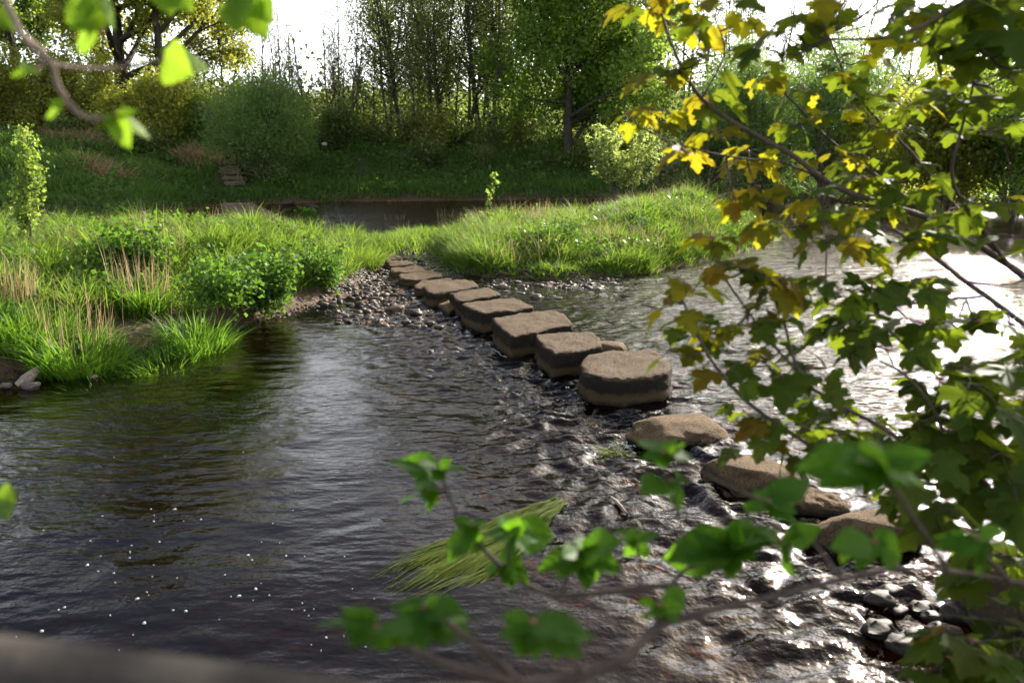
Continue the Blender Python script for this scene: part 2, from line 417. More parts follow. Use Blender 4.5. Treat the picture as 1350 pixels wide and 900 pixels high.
for i, (k, c, zt, gr, lab) in enumerate(stones):
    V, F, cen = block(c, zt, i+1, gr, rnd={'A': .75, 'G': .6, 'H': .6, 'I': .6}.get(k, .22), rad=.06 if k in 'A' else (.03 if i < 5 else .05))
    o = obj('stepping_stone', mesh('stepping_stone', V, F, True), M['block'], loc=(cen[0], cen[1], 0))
    tag(o, lab, 'stepping stone', 'stepping stones across the river')
    stone_xy[k] = cen[:2]
    if k == 'E':
        V2, F2, c2 = block([(590, 409), (612, 402), (604, 392), (576, 399)], .10, 40, None, rad=.06)
        V2 += np.array([c2[0]-cen[0], c2[1]-cen[1], 0])
        obj('broken_ledge', mesh('broken_ledge', V2, F2, True), M['boulder'], o)['label'] = 'pale broken lower ledge'

def ico(sub):
    import bmesh
    bm = bmesh.new(); bmesh.ops.create_icosphere(bm, subdivisions=sub, radius=1)
    V = np.array([v.co[:] for v in bm.verts]); F = np.array([[v.index for v in f.verts] for f in bm.faces]); bm.free(); return V, F
ICO1, ICO2, ICO3, ICO5 = ico(1), ico(2), ico(3), ico(5)
def rock(base, seed, amp=.25, f=1.1, flat=1.0, fine=.05):
    V, F = base
    V = jitter3(V, f, amp, seed); V = jitter3(V, f*3.2, amp*.3, seed+11)
    if fine: V = jitter3(V, 9, fine, seed+5)
    n = np.linalg.norm(V, axis=1)
    if flat < 1: V[:, 2] = np.where(V[:, 2] > flat, flat+(V[:, 2]-flat)*.25, V[:, 2])
    return V, F
boulders = [  # px, py of centre, z centre, half sizes, rotation, seed, label
 (893, 560, .0, (.38, .32, .19), .1, 2, 'rough sunlit tan boulder next after the largest squared block'),
 (992, 618, -.01, (.33, .24, .18), -.35, 5, 'rough brown boulder between the sunlit tan boulder and the shaded ones'),
 (1145, 696, .02, (.29, .22, .18), -.25, 8, 'mottled grey brown boulder behind blurred green leaves'),
 (1072, 650, -.03, (.22, .17, .16), -.2, 21, 'low shaded boulder half hidden by leaves between two rough boulders'),
 (1325, 785, .1, (.24, .22, .24), .2, 12, 'shaded lumpy boulder at the water edge above the cobbles'),
]
for px, py, zc, sc, rz, sd, lab in boulders:
    p = PZ(px, py, .1)
    V, F = rock(ICO5, sd, .24, 1.0, .86, .02); V = jitter3(V, 22, .018, sd+2)
    V = V*np.array(sc)
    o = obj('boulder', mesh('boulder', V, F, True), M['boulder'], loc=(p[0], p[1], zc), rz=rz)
    tag(o, lab, 'boulder', 'rough stepping boulders at the near end')
    stone_xy[lab] = p[:2]
# low rock behind the largest block (upstream side)
p = PZ(806, 461, .05); V, F = rock(ICO3, 31, .2, 1.1, .7)
tag(obj('rock', mesh('rock', V*np.array([.2, .16, .14]), F, True), M['boulder'], loc=(p[0], p[1], .03)), 'low brown rock peeping out behind the two largest blocks', 'rock')

# ------------------------------------------------------------------ water
LINE = [stone_xy[k] for k in 'KJIHGFEDCBA'] + [stone_xy[b[-1]] for b in (boulders[0], boulders[1], boulders[2], boulders[4])]
LINE = np.array(LINE)
def line_sd(x, y):
    """distance to the line of stones; positive on the upstream (right) side"""
    best = np.full(x.shape, 1e9); sg = np.zeros(x.shape)
    for a, b in zip(LINE[:-1], LINE[1:]):
        e = b-a; L2 = e@e
        t = np.clip(((x-a[0])*e[0]+(y-a[1])*e[1])/L2, 0, 1)
        dx = x-a[0]-e[0]*t; dy = y-a[1]-e[1]*t; d = np.hypot(dx, dy)
        cr = e[0]*(y-a[1])-e[1]*(x-a[0])
        m = d < best; best = np.where(m, d, best); sg = np.where(m, np.sign(cr), sg)
    return best*sg
def turb(x, y):
    d = line_sd(x, y)
    t = sstep(-2.6, -.5, d)*(1-sstep(.1, .9, d))
    t = t+.5*sstep(.0, .6, d)
    # the run below the boulders towards the lower right
    t2 = np.exp(-(((x-1.3)/1.3)**2+((y-4.1)/1.7)**2))
    t = np.maximum(t, .45*t2)
    return np.clip(t, 0, 1)*sstep(24, 12, y)
def W(x, y):
    d = line_sd(x, y); T = turb(x, y)
    down = sstep(-2.2, -.4, d)*(1-sstep(-.1, .5, d))*sstep(14, 11, y)
    z = .045*sstep(-.7, .25, d)*sstep(22, 14, y)
    xr = x*.96+y*.28; yr = -x*.28+y*.96
    wx = xr+.25*fbm(x*1.3, y*1.3, 2, 41); wy = yr+.25*fbm(x*1.3+9, y*1.3, 2, 43)
    z = z+.008*fbm(wx*1.1, wy*1.9, 3, 20)+.0026*fbm(wx*3.2, wy*6.5, 3, 25)
    r = 1-np.abs(fbm(wx*1.9, wy*2.7, 3, 30))*1.9
    z = z+T*(.026*r+.022*fbm(wx*4, wy*6, 3, 35))+down*(.045*fbm(wx*2.2, wy*3.4, 3, 51)+.024*fbm(wx*6, wy*8.5, 3, 52))-.02*T
    return z
xs = axis(-260, -6.5, 7.5, 260, .028, 1.10); ys = axis(-30, 2.3, 15, 120, .028, 1.09)
wme, WX, WY, WZ = gridmesh('river_water', xs, ys, W)
ch_ = (.24+.34*sstep(-.35, .35, fbm(WX*.45, WY*.7, 3, 140)))*(1-.4*sstep(5.5, 3.5, WY))+.35*sstep(20, 26, WY)+1.05*sstep(.2, 1.6, line_sd(WX, WY))*sstep(4.2, 5.4, WY)
a3 = wme.attributes.new('depth', 'FLOAT', 'POINT'); a3.data.foreach_set('value', np.maximum(WZ-H(WX, WY), 0).astype(np.float32).ravel())
a2 = wme.attributes.new('chop', 'FLOAT', 'POINT'); a2.data.foreach_set('value', ch_.astype(np.float32).ravel())
att = wme.attributes.new('turb', 'FLOAT', 'POINT'); att.data.foreach_set('value', turb(WX, WY).astype(np.float32).ravel())
tag(obj('river_water', wme, M['water']), 'dark peaty river water rippling past the stones', 'water', kind='structure')

# ------------------------------------------------------------------ pebbles, cobbles
def scatter_rocks(P, sz, seed):
    r = np.random.default_rng(seed); V0, F0 = ICO1; n = len(P)
    sc = sz[:, None]*np.stack([r.uniform(.8, 1.35, n), r.uniform(.65, 1, n), r.uniform(.4, .7, n)], 1)
    a = r.random(n)*6.283; ca, sa = np.cos(a), np.sin(a)
    L = (V0[None]*(1+.3*r.standard_normal((n, len(V0), 1))))*sc[:, None]
    X = L[..., 0]*ca[:, None]-L[..., 1]*sa[:, None]; Y = L[..., 0]*sa[:, None]+L[..., 1]*ca[:, None]
    V = np.stack([X, Y, L[..., 2]], -1)+P[:, None]
    F = F0[None]+(np.arange(n)*len(V0))[:, None, None]
    return V.reshape(-1, 3), F.reshape(-1, 3)
def inpoly_pts(poly, n, seed):
    r = np.random.default_rng(seed); P = np.array(poly); lo, hi = P.min(0), P.max(0)
    out = []
    while len(out) < n:
        q = lo+(hi-lo)*r.random((n*3, 2)); q = q[sdpoly(q[:, 0], q[:, 1], poly) > 0]; out.extend(q.tolist())
    return np.array(out[:n])
q = inpoly_pts(BAR, 11000, 3); z = H(q[:, 0], q[:, 1])
barpts = np.column_stack([q, z-.004])
barpts = barpts[z > -.09]
left_edge = []
for i in range(len(ISL_L)-1):
    pass
e0 = np.array([xy(PZ(*p)) for p in ((-30, 512), (60, 493), (140, 472), (270, 441), (350, 421), (430, 402))])
tt = rng.random(900)*(len(e0)-1); k = tt.astype(int); ee = e0[k]+(e0[np.minimum(k+1, len(e0)-1)]-e0[k])*(tt-k)[:, None]
ee = ee+rng.normal(0, .14, ee.shape); ez = H(ee[:, 0], ee[:, 1]); ok = (ez > -.08) & (ez < .16)
edgepts = np.column_stack([ee, ez+.003])[ok]
q = np.column_stack([rng.uniform(1.0, 3.2, 1600), rng.uniform(2.3, 4.6, 1600)]); z = H(q[:, 0], q[:, 1]); ok = (z > -.22)
lowpts = np.column_stack([q, np.maximum(z, -.07)+.003])[ok]
lowpts = lowpts[H(lowpts[:, 0], lowpts[:, 1]) > -.09]
P = np.concatenate([barpts, edgepts, lowpts])
sz = np.concatenate([rng.lognormal(-3.5, .5, len(barpts)), rng.lognormal(-4.1, .4, len(edgepts)), rng.lognormal(-3.7, .4, len(lowpts))])
sz = np.clip(sz, .008, .075)
V, F = scatter_rocks(P, sz, 5)
tag(obj('gravel', mesh('gravel', V, F, False), M['gravel']), 'wet mixed pebbles of the gravel bar and water edges', 'gravel', kind='stuff')

ROCKS = []
for i in range(8):
    V, F = rock(ICO3, 60+i, .46, 1.25, .7, .04); ROCKS.append((V, F))
def cobble_meshes(mat):
    out = []
    for V, F in ROCKS:
        me = mesh('cobble', V, F, True); me.materials.append(mat); out.append(me)
    return out
M['shadecobble'] = cobble_mat('shade_toned_cobble', .2)  # darkened copy of the cobble colour, shade put into it for the sunlit shore
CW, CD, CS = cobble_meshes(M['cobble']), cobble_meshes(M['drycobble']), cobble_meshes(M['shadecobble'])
def cobble(px, py, wpx, lab, group, z=.02, i=None, dry=False, asp=.75, hgt=.55):
    p = PZ(px, py, z); d = np.linalg.norm(p-CAM); r = wpx/FPX*d/2
    i = rng.integers(8) if i is None else i
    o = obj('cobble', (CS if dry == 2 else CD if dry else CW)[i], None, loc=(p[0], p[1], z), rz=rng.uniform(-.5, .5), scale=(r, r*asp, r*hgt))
    return tag(o, lab, 'stone', group)
# gravel bar, left of the stones
gl = 'wet cobble lying in the gravel bar left of the stepping stones'
for _ in range(90):
    t = rng.random(); px = 430+rng.random()*150; py = 372+rng.random()*62
    if py > 440-(abs(px-530)/150)*25 or px+ (py-372)*.6 < 470: continue
    cobble(px, py, rng.uniform(7, 14), gl, 'cobbles in the gravel bar', 0)
for px, py, w in ((520, 408, 26), (546, 412, 22), (497, 395, 18), (560, 398, 16), (536, 425, 14)):
    cobble(px, py, w, gl, 'cobbles in the gravel bar', .03)
for _ in range(34):
    cobble(rng.uniform(470, 640), rng.uniform(425, 500), rng.uniform(8, 16), 'dark rock awash in the riffle left of the squared stepping blocks', 'rocks awash in the riffle', -.03)
# foot of the right island
gr = 'cobble at the grassy foot of the right hand island'
for _ in range(75):
    px = 650+rng.random()*165; py = 373+rng.random()*22
    cobble(px, py, rng.uniform(5, 13), gr, 'cobbles under the right island', .02)
cobble(662, 377, 13, 'pale round cobble against the grass behind the stepping stones', 'cobbles under the right island', .07, 1, True)
cobble(706, 391, 18, 'broad tan cobble beside the stepping stones on the right', 'cobbles under the right island', .05, 2, True)
cobble(788, 382, 15, 'isolated flat cobble near the right end of its row', 'cobbles under the right island', .03, 3)
# left bank stones
lb = [(20, 487, 20, 'round tan stone beside the driftwood on the left bank'), (88, 479, 15, 'brown stone with a rounded top beside the muddy left shore'),
      (78, 482, 22, 'slanted pale stone under the grass of the muddy left shore'), (100, 485, 12, 'small pale stone at the water edge below the left grass'),
      (8, 508, 14, 'small dark stone in the water at the left frame edge'), (42, 508, 20, 'wet flat stone below the driftwood'),
      (123, 496, 10, 'lone small stone standing in the water off the left shore'), (60, 488, 10, 'tiny pale stone between driftwood and mud'), (70, 494, 9, 'tiny brown stone at the foot of the driftwood')]
for px, py, w, lab in lb: cobble(px, py, w, lab, 'stones on the left shore', .03, dry=True)
# lower right cobbles
lr = [(1160, 788, 34, .05, 'dark wet cobble in the shallows, farthest left of the near cobbles'), (1175, 778, 26, .05, 'dark wet cobble leaning behind another in the shallows'),
      (1160, 830, 40, .03, 'grey brown rounded cobble standing alone in the glittering shallows'), (1230, 812, 22, .05, 'small tan cobble between grey cobbles'),
      (1243, 830, 28, .04, 'reddish brown cobble at the near water edge'), (1208, 836, 26, .03, 'dark round cobble beside the reddish one'),
      (1262, 807, 38, .05, 'slanted slate grey cobble below the shaded boulder'), (1190, 850, 40, .02, 'long flat dark cobble above the drooping leaves'),
      (1285, 815, 24, .06, 'dark cobble resting against the slanted grey one'), (1258, 830, 18, .05, 'small dark cobble beside the reddish brown one'),
      (1240, 870, 18, .03, 'pale pebble peeping from under the drooping leaves'), (1310, 855, 20, .08, 'pale stone behind the drooping leaves by the frame edge'),
      (1215, 802, 30, .02, 'flat dark cobble awash between the two tan ones'), (1185, 805, 24, .0, 'dark cobble awash behind the lone grey brown one')]
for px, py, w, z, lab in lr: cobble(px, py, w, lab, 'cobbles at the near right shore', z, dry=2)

# ------------------------------------------------------------------ tubes, leaves, blades
def tubes(branches, sides=5):
    VV, FF = [], []; off = 0
    a = np.arange(sides)/sides*2*math.pi; ca, sa = np.cos(a), np.sin(a)
    for pts, rad in branches:
        pts = np.asarray(pts, float); rad = np.asarray(rad, float); n = len(pts)
        T = np.gradient(pts, axis=0); T /= np.linalg.norm(T, axis=1, keepdims=True)+1e-12
        up = np.array([0, 0, 1.0]) if abs(T[:, 2].mean()) < .8 else np.array([1.0, 0, 0])
        A = np.cross(T, up); A /= np.linalg.norm(A, axis=1, keepdims=True)+1e-12; B = np.cross(T, A)
        V = pts[:, None]+rad[:, None, None]*(A[:, None]*ca[None, :, None]+B[:, None]*sa[None, :, None])
        i = np.arange(n*sides).reshape(n, sides); j = np.roll(i, -1, 1)
        F = np.stack([i[:-1], j[:-1], j[1:], i[1:]], -1).reshape(-1, 4)
        VV.append(V.reshape(-1, 3)); FF.append(F+off); off += n*sides
    return np.concatenate(VV), np.concatenate(FF)
def unit(v): return v/(np.linalg.norm(v, axis=-1, keepdims=True)+1e-12)
# leaf templates: x across, y along (base at 0, tip at 1), z up
LQ = (np.array([(0, 0, 0), (.3, .5, .07), (0, 1, 0), (-.3, .5, .07)]), np.array([(0, 1, 2, 3)]))
LB = (np.array([(0, 0, 0), (.45, .45, .08), (0, 1, -.05), (-.45, .45, .08)]), np.array([(0, 1, 2, 3)]))
LN = (np.array([(0, 0, 0), (.1, .45, .02), (0, 1, -.1), (-.1, .45, .02)]), np.array([(0, 1, 2, 3)]))
def place_leaves(tmpl, P, D, Nn, size):
    """P base, D axis, Nn normal hint"""
    V0, F0 = tmpl; n = len(P)
    D = unit(D); X = unit(np.cross(D, Nn)); Z = np.cross(X, D)
    V = P[:, None]+size[:, None, None]*(V0[None, :, 0:1]*X[:, None]+V0[None, :, 1:2]*D[:, None]+V0[None, :, 2:3]*Z[:, None])
    F = F0[None]+(np.arange(n)*len(V0))[:, None, None]
    return V.reshape(-1, 3), F.reshape(-1, F0.shape[1])
def cloud(sites, per, spread, size, r, tmpl=LQ, droop=.3, updir=.6):
    """leaves round the given twig points"""
    sites = np.asarray(sites); n = len(sites)*per
    P = np.repeat(sites, per, 0)+r.normal(0, spread, (n, 3))
    D = r.normal(0, 1, (n, 3)); D[:, 2] -= droop
    Nn = r.normal(0, 1, (n, 3)); Nn[:, 2] += updir
    return place_leaves(tmpl, P, D, Nn, size*r.uniform(.6, 1.35, n))
def blades(P, L, W_, az, lean, curl, r, seg=3):
    n = len(P); t = np.linspace(0, 1, seg+1)[None]
    hx = np.cos(az)[:, None]; hy = np.sin(az)[:, None]
    off = L[:, None]*(lean[:, None]*t+curl[:, None]*t**2.2)
    zz = L[:, None]*(t-.38*np.minimum(curl, 1.3)[:, None]*t**3)*np.sqrt(np.clip(1-.35*lean**2, .2, 1))[:, None]
    c = np.stack([P[:, 0:1]+off*hx, P[:, 1:2]+off*hy, P[:, 2:3]+zz], -1)
    sa = az+math.pi/2+r.normal(0, .6, n)
    w = (W_[:, None]*.5*np.array([.7, 1, .75, .06] if seg == 3 else np.linspace(1, .08, seg+1))[None])
    sx = np.cos(sa)[:, None]*w; sy = np.sin(sa)[:, None]*w
    A = c.copy(); A[..., 0] += sx; A[..., 1] += sy
    B = c.copy(); B[..., 0] -= sx; B[..., 1] -= sy
    V = np.stack([A, B], 2).reshape(-1, 3)
    b = (np.arange(n)*(seg+1)*2)[:, None]+np.arange(seg)[None]*2
    F = np.stack([b, b+1, b+3, b+2], -1).reshape(-1, 4)
    return V, F
def join(parts):
    VV, FF, o = [], [], 0
    for V, F in parts: VV.append(V); FF.append(F+o); o += len(V)
    return np.concatenate(VV), np.concatenate(FF)

def grow(r, h, r0, levels=3, first=.25, kids=(14, 5, 3), ratio=(.42, .5, .5), ang=(55, 50, 45), up=(.04, .06, .02), wander=(.05, .12, .16), segs=(14, 7, 4), lean=(0, 0), stems=1, stem_spread=0.0, taper=.12):
    """a tree skeleton: list of (points, radii) and the leaf sites on the last level"""
    br, sites = [], []
    def go(p, d, L, rad, lv):
        n = segs[min(lv, len(segs)-1)]; pts = [p]; dd = d
        for i in range(n):
            dd = dd+r.normal(0, wander[min(lv, len(wander)-1)], 3)+np.array([0, 0, up[min(lv, len(up)-1)]]); dd = dd/np.linalg.norm(dd)
            pts.append(pts[-1]+dd*L/n)
        pts = np.array(pts); t = np.linspace(0, 1, n+1)
        rr = rad*(1-t*(1-taper)); rr = np.maximum(rr, .004)
        br.append((pts, rr))
        if lv >= levels-1:
            sites.extend(pts[max(1, n//3):]); return
        k = kids[lv]
        for j in range(k):
            tt = (first if lv == 0 else .2)+(1-(first if lv == 0 else .2))*(j+r.random())/k
            x = tt*n; i0 = min(int(x), n-1); q = pts[i0]+(pts[i0+1]-pts[i0])*(x-i0)
            ax = unit(pts[i0+1]-pts[i0]); a = R(ang[lv])*r.uniform(.7, 1.25)
            side = r.normal(0, 1, 3); side -= ax*(side@ax); side = unit(side)
            nd = ax*math.cos(a)+side*math.sin(a)
            ll = L*ratio[lv]*(1-.55*tt if lv == 0 else 1-.4*tt)*r.uniform(.7, 1.25)
            go(q, nd, ll, min(rr[i0]*.6, rad*.5), lv+1)
    for s in range(stems):
        a = r.random()*6.283; sp = stem_spread*r.uniform(.4, 1.1)
        d = unit(np.array([lean[0]+math.cos(a)*sp, lean[1]+math.sin(a)*sp, 1.0]))
        go(np.array([math.cos(a), math.sin(a), 0])*.08*(stems > 1), d, h*(1 if stems == 1 else r.uniform(.75, 1.08)), r0, 0)
    return br, np.array(sites)

def tree(name, br, leafVF, bark, leaf, loc, label, cat, group=None, sides=6, rz=0, scale=1.0):
    t = empty(name, loc, rz, scale); tag(t, label, cat, group)
    V, F = tubes(br, sides); obj('trunk' if 'shrub' not in name else 'stems', mesh('trunk', V, F, True), bark, t)
    if leafVF is not None: obj('crown', mesh('crown', *leafVF), leaf, t)
    return t

def gz(x, y): return float(H(np.array([x]), np.array([y]))[0])

# ------------------------------------------------------------------ far wood
rr = np.random.default_rng(21)
GT = 'slender trees of the far wood'
LBL = ['slender dark stemmed tree with sparse fresh leaves in the wood beyond the far bank',
       'thin twiggy tree with almost bare grey branches in the wood beyond the far bank']
protos = []
for i in range(6):
    h = rr.uniform(13, 16)
    br, st = grow(rr, h, .11, 3, first=.22, kids=(26, 5, 3), ratio=(.24, .45, .5), ang=(58, 45, 40), up=(.03, .05, .0), wander=(.05, .13, .18), segs=(16, 6, 4), stems=1+i % 3, stem_spread=.10, lean=(rr.uniform(-.07, .07), 0))
    keep = st[rr.random(len(st)) < .75]
    protos.append(dict(br=br, leaf=cloud(keep, 6, .28, .115, rr, LB), kind=0))
for i in range(3):
    h = rr.uniform(8.5, 11)
    br, st = grow(rr, h, .085, 3, first=.2, kids=(30, 6, 3), ratio=(.27, .5, .5), ang=(42, 40, 40), up=(.03, .1, .05), wander=(.04, .1, .16), segs=(14, 6, 4), stems=2, stem_spread=.12)
    keep = st[rr.random(len(st)) < .06]
    protos.append(dict(br=br, leaf=cloud(keep, 3, .15, .1, rr, LB), kind=1))
roots = [None]*len(protos)
def put_proto(i, px, Y, s=1.0):
    x = XY(px, Y); z = gz(x, Y)-.05; p = protos[i]
    if roots[i] is None:
        roots[i] = tree('woodland_tree', p['br'], p['leaf'], M['bark'] if p['kind'] == 0 else M['flood'], M['alder'], (x, Y, z), LBL[p['kind']], 'tree', GT, 5, 0, s)
        return
    o = copy_tree(roots[i]); o.location = (x, Y, z); o.rotation_euler = (0, 0, rr.random()*6.28); o.scale = (s, s, s*rr.uniform(.92, 1.08))
spec = []
for px in (390, 408, 432, 447, 470, 352, 372): spec.append((6+len(spec) % 3, px, rr.uniform(46, 50), rr.uniform(.75, .95)))
for px, Y, s in ((515, 46, .8), (532, 47, .95), (548, 50, .8), (572, 48, .78), (588, 46, .85), (602, 50, .8), (616, 47, .95), (634, 48, .9), (648, 51, .9), (662, 47, .95), (682, 50, .9), (498, 50, .58), (480, 49, .5), (560, 53, .85), (625, 54, .95), (590, 55, .9), (700, 53, .9), (545, 44, .6), (655, 44, .75), (455, 52, .5), (525, 55, .85)):
    spec.append((int(rr.integers(0, 6)), px, Y, s))
for px in (300, 275, 260, 230, 20, 60, -40, -90, 120, 150, 195, 90): spec.append((int(rr.integers(0, 6)), px, rr.uniform(50, 58), rr.uniform(.5, .72)))
for px in (800, 840, 870, 900, 930, 960, 985, 1025, 1060, 1120, 1180, 1250, 1320, 1400, 1480): spec.append((int(rr.integers(0, 6)), px, rr.uniform(48, 58), rr.uniform(.6, .85)))
for i, px, Y, s in spec: put_proto(i, px, Y, s)

# big field maple
def clumps(r, rad, hgt, nc, per, size):
    d = unit(r.normal(0, 1, (nc*2, 3))); d = d[d[:, 2] > -.85][:nc]; k = r.random(len(d))**.45
    k = k*(1+.45*pnoise(d[:, 0]*2.3+3, d[:, 2]*2.3+d[:, 1]))
    c = d*k[:, None]*np.array([rad, rad, hgt*.52])+np.array([0, 0, hgt*.52]); c[:, 2] = np.maximum(c[:, 2], .8)
    return cloud(c, per, .42, size, r, LB)
def big_crown(r, h, cw, r0, nleaf, leafsize, first=.18, lean=(0, 0), ratio=.55, kids=(20, 7, 4), fill=.8, ang=(62, 48, 45)):
    br, st = grow(r, h, r0, 4, first=first, kids=kids, ratio=(ratio, .5, .45, .4), ang=ang+(40,), up=(.02, .05, .02, .0), wander=(.07, .14, .16, .2), segs=(12, 8, 5, 3), lean=lean)
    st = st[r.random(len(st)) < fill]; per = max(1, int(nleaf/len(st)))
    return br, st, per
r2 = np.random.default_rng(5)
br, st, per = big_crown(r2, 13, 8, .26, 60000, .2, first=.06, ratio=.46, kids=(28, 7, 3))
x = XY(748, 44); tree('field_maple_tree', br, join([cloud(st, max(1, int(per*.7)), .3, .2, r2, LB), clumps(r2, 4.7, 11, 150, 105, .16)]), M['bark'], M['maple'], (x, 44, gz(x, 44)-.1), 'large fresh green broadleaf tree rising above the dark far bank', 'tree', None, 7)
br, st, per = big_crown(r2, 9.2, 8, .2, 26000, .2, ratio=.44, kids=(18, 7, 3))
x = XY(815, 47.5); tree('field_maple_tree', br, cloud(st, per, .3, .2, r2, LB), M['bark'], M['fresh'], (x, 47.5, gz(x, 47.5)-.1), 'yellow green tree glowing behind the large fresh green one', 'tree', None, 7)
# left oak with arching limbs
r2 = np.random.default_rng(11)
br, st, per = big_crown(r2, 15, 9, .4, 62000, .2, first=.2, ratio=.62, kids=(18, 8, 4), fill=.7, ang=(70, 45, 42))
x = XY(168, 46); tree('oak_tree', br, cloud(st, per, .28, .19, r2, LB), M['bark'], M['oak'], (x, 46, gz(x, 46)-.2), 'big spreading tree with dark forked limbs above the left bank', 'tree', None, 8)
br, st, per = big_crown(r2, 14, 9, .3, 18000, .2, first=.22, ratio=.6, kids=(12, 7, 5), fill=.25, ang=(60, 42, 40))
x = XY(225, 43.5); tree('oak_tree', br, cloud(st, per, .22, .15, r2, LB), M['bark'], M['oak'], (x, 43.5, gz(x, 43.5)-.2), 'half bare tree with long dark branches reaching out over the round willow', 'tree', None, 8)
br, st, per = big_crown(r2, 16, 9, .34, 60000, .2, first=.2, ratio=.5, kids=(14, 7, 4), fill=.6)
x = XY(55, 52); tree('oak_tree', br, cloud(st, per, .28, .19, r2, LB), M['bark'], M['maple'], (x, 52, gz(x, 52)-.2), 'dark green broadleaf tree behind the far left thicket', 'tree', None, 7)

# round willow
def round_bush(r, rad, hgt, nleaf, size, tmpl=LN, open_=.0):
    n = int(nleaf)
    d = unit(r.normal(0, 1, (n*2, 3))); d = d[d[:, 2] > -.35][:n]; n = len(d)
    k = r.random(n)**.32
    lob = 1+.2*pnoise(d[:, 0]*2.6+7, d[:, 1]*2.6+d[:, 2]*2.1)+.2*pnoise(d[:, 0]*6, d[:, 2]*6+d[:, 1]*5)
    P = d*(k*lob)[:, None]*np.array([rad, rad, hgt*.55])+np.array([0, 0, hgt*.46])
    D = unit(d*.6+r.normal(0, .5, (n, 3))+np.array([0, 0, .25])); Nn = d+r.normal(0, .6, (n, 3))
    return place_leaves(tmpl, P, D, Nn, size*r.uniform(.6, 1.3, n))
LW = (np.array([(0, 0, 0), (.16, .45, .03), (0, 1, -.08), (-.16, .45, .03)]), np.array([(0, 1, 2, 3)]))
r3 = np.random.default_rng(8)
x, Y = XY(350, 37.3), 37.3; hw = ZTOP(92, Y)-gz(x, Y)
br, st = grow(r3, hw*.9, .06, 3, first=.06, kids=(14, 6, 3), ratio=(.42, .5, .5), ang=(48, 40, 35), stems=9, stem_spread=.6, segs=(9, 6, 4))
lf = join([round_bush(r3, 2.4, hw*.97, 12500, .18, LW), cloud(st[np.linalg.norm(st-[0, 0, hw*.45], axis=1) < hw*.56], 6, .26, .15, r3, LW)])
tree('willow_shrub', br, lf, M['flood'], M['willow'], (x, Y, gz(x, Y)-.1), 'dense dome shaped grey green willow beside the bank steps', 'shrub')
# fresh shrubs, thicket of the left bank, and other bushes
def shrub(px, Y, topy, leaf, label, n=6000, size=.13, stems=8, spread=.35, bark='flood', name='leafy_shrub', group=None, seed=1, tmpl=LB, kids=(12, 4), spr=.24, frac=1.0, ratio=(.38, .45)):
    r = np.random.default_rng(seed); x = XY(px, Y); z0 = gz(x, Y); h = ZTOP(topy, Y)-z0
    br, st = grow(r, h*.95, .018+.008*h, 3, first=.15, kids=kids, ratio=ratio+(.4,), ang=(42, 40, 40), up=(.03, .06, .02), wander=(.06, .12, .15), segs=(10, 5, 3), stems=stems, stem_spread=spread)
    st = st[r.random(len(st)) < frac]; per = max(1, int(round(n/len(st))))
    if per == 1 and n < len(st): st = st[r.random(len(st)) < n/len(st)]
    return tree(name, br, cloud(st, per, spr, size, r, tmpl), M[bark], M[leaf], (x, Y, z0-.04), label, 'shrub', group, 4)
shrub(60, 41, 70, 'fresh', 'tall yellowish thicket shrub at the far left bank', 5460, .15, 9, .3, seed=11)
shrub(5, 40, 60, 'oak', 'tall olive thicket shrub rising at the left frame edge', 5460, .15, 9, .3, seed=12)
shrub(120, 42, 78, 'oak', 'dull green thicket shrub under the big spreading tree', 4680, .14, 9, .35, seed=13)
shrub(170, 40.5, 122, 'fresh', 'yellow green shrub in front of the big spreading tree trunk', 4680, .15, 9, .35, seed=14)
shrub(225, 40.5, 92, 'fresh', 'bright yellow green shrub left of the dome shaped willow', 4680, .15, 9, .35, seed=15)
shrub(272, 41.5, 128, 'maple', 'mid green upright shrub touching the dome shaped willow on its left', 7200, .14, 8, .25, seed=16)
shrub(95, 38, 165, 'wood', 'low dark brambly shrub on the left bank slope', 5000, .13, 9, .6, seed=17)
shrub(205, 38.5, 180, 'wood', 'low dark shrub on the slope left of the bank steps', 5000, .13, 9, .6, seed=18)
shrub(455, 43, 150, 'wood', 'dark evergreen shrub right of the dome shaped willow', 8000, .14, 8, .4, seed=19)
shrub(930, 37.5, 95, 'willow', 'pale upright willow thicket behind the yellow leaves', 20000, .16, 12, .35, seed=20, tmpl=LW)
shrub(1010, 36, 70, 'willow', 'tall pale willow bush behind the middle of the near branches', 24000, .16, 12, .33, seed=22, tmpl=LW)
shrub(1085, 34, 55, 'willow', 'tall whippy willow bush with bare tips against the sky', 24000, .16, 13, .3, seed=23, tmpl=LW)
shrub(880, 38.5, 190, 'pale', 'low pale shrub at the foot of the willow thicket', 6000, .1, 9, .5, seed=24)
shrub(985, 36, 215, 'pale', 'low pale yellowish bush beyond the grassy island tip', 7000, .1, 10, .6, seed=25)
shrub(1160, 31.5, 120, 'fresh', 'fresh green bush on the right bank behind the branches', 12000, .13, 10, .4, seed=26)
shrub(1250, 30, 90, 'oak', 'dense olive bush on the right bank near the frame edge', 14400, .13, 11, .4, seed=27)
shrub(1345, 28.5, 60, 'maple', 'dense dark green bush at the right frame edge', 14400, .13, 11, .4, seed=28)
shrub(1450, 27, 40, 'oak', 'olive bush beyond the right frame edge', 8400, .15, 9, .45, seed=29)
bro = [None]*3; rb = np.random.default_rng(61)
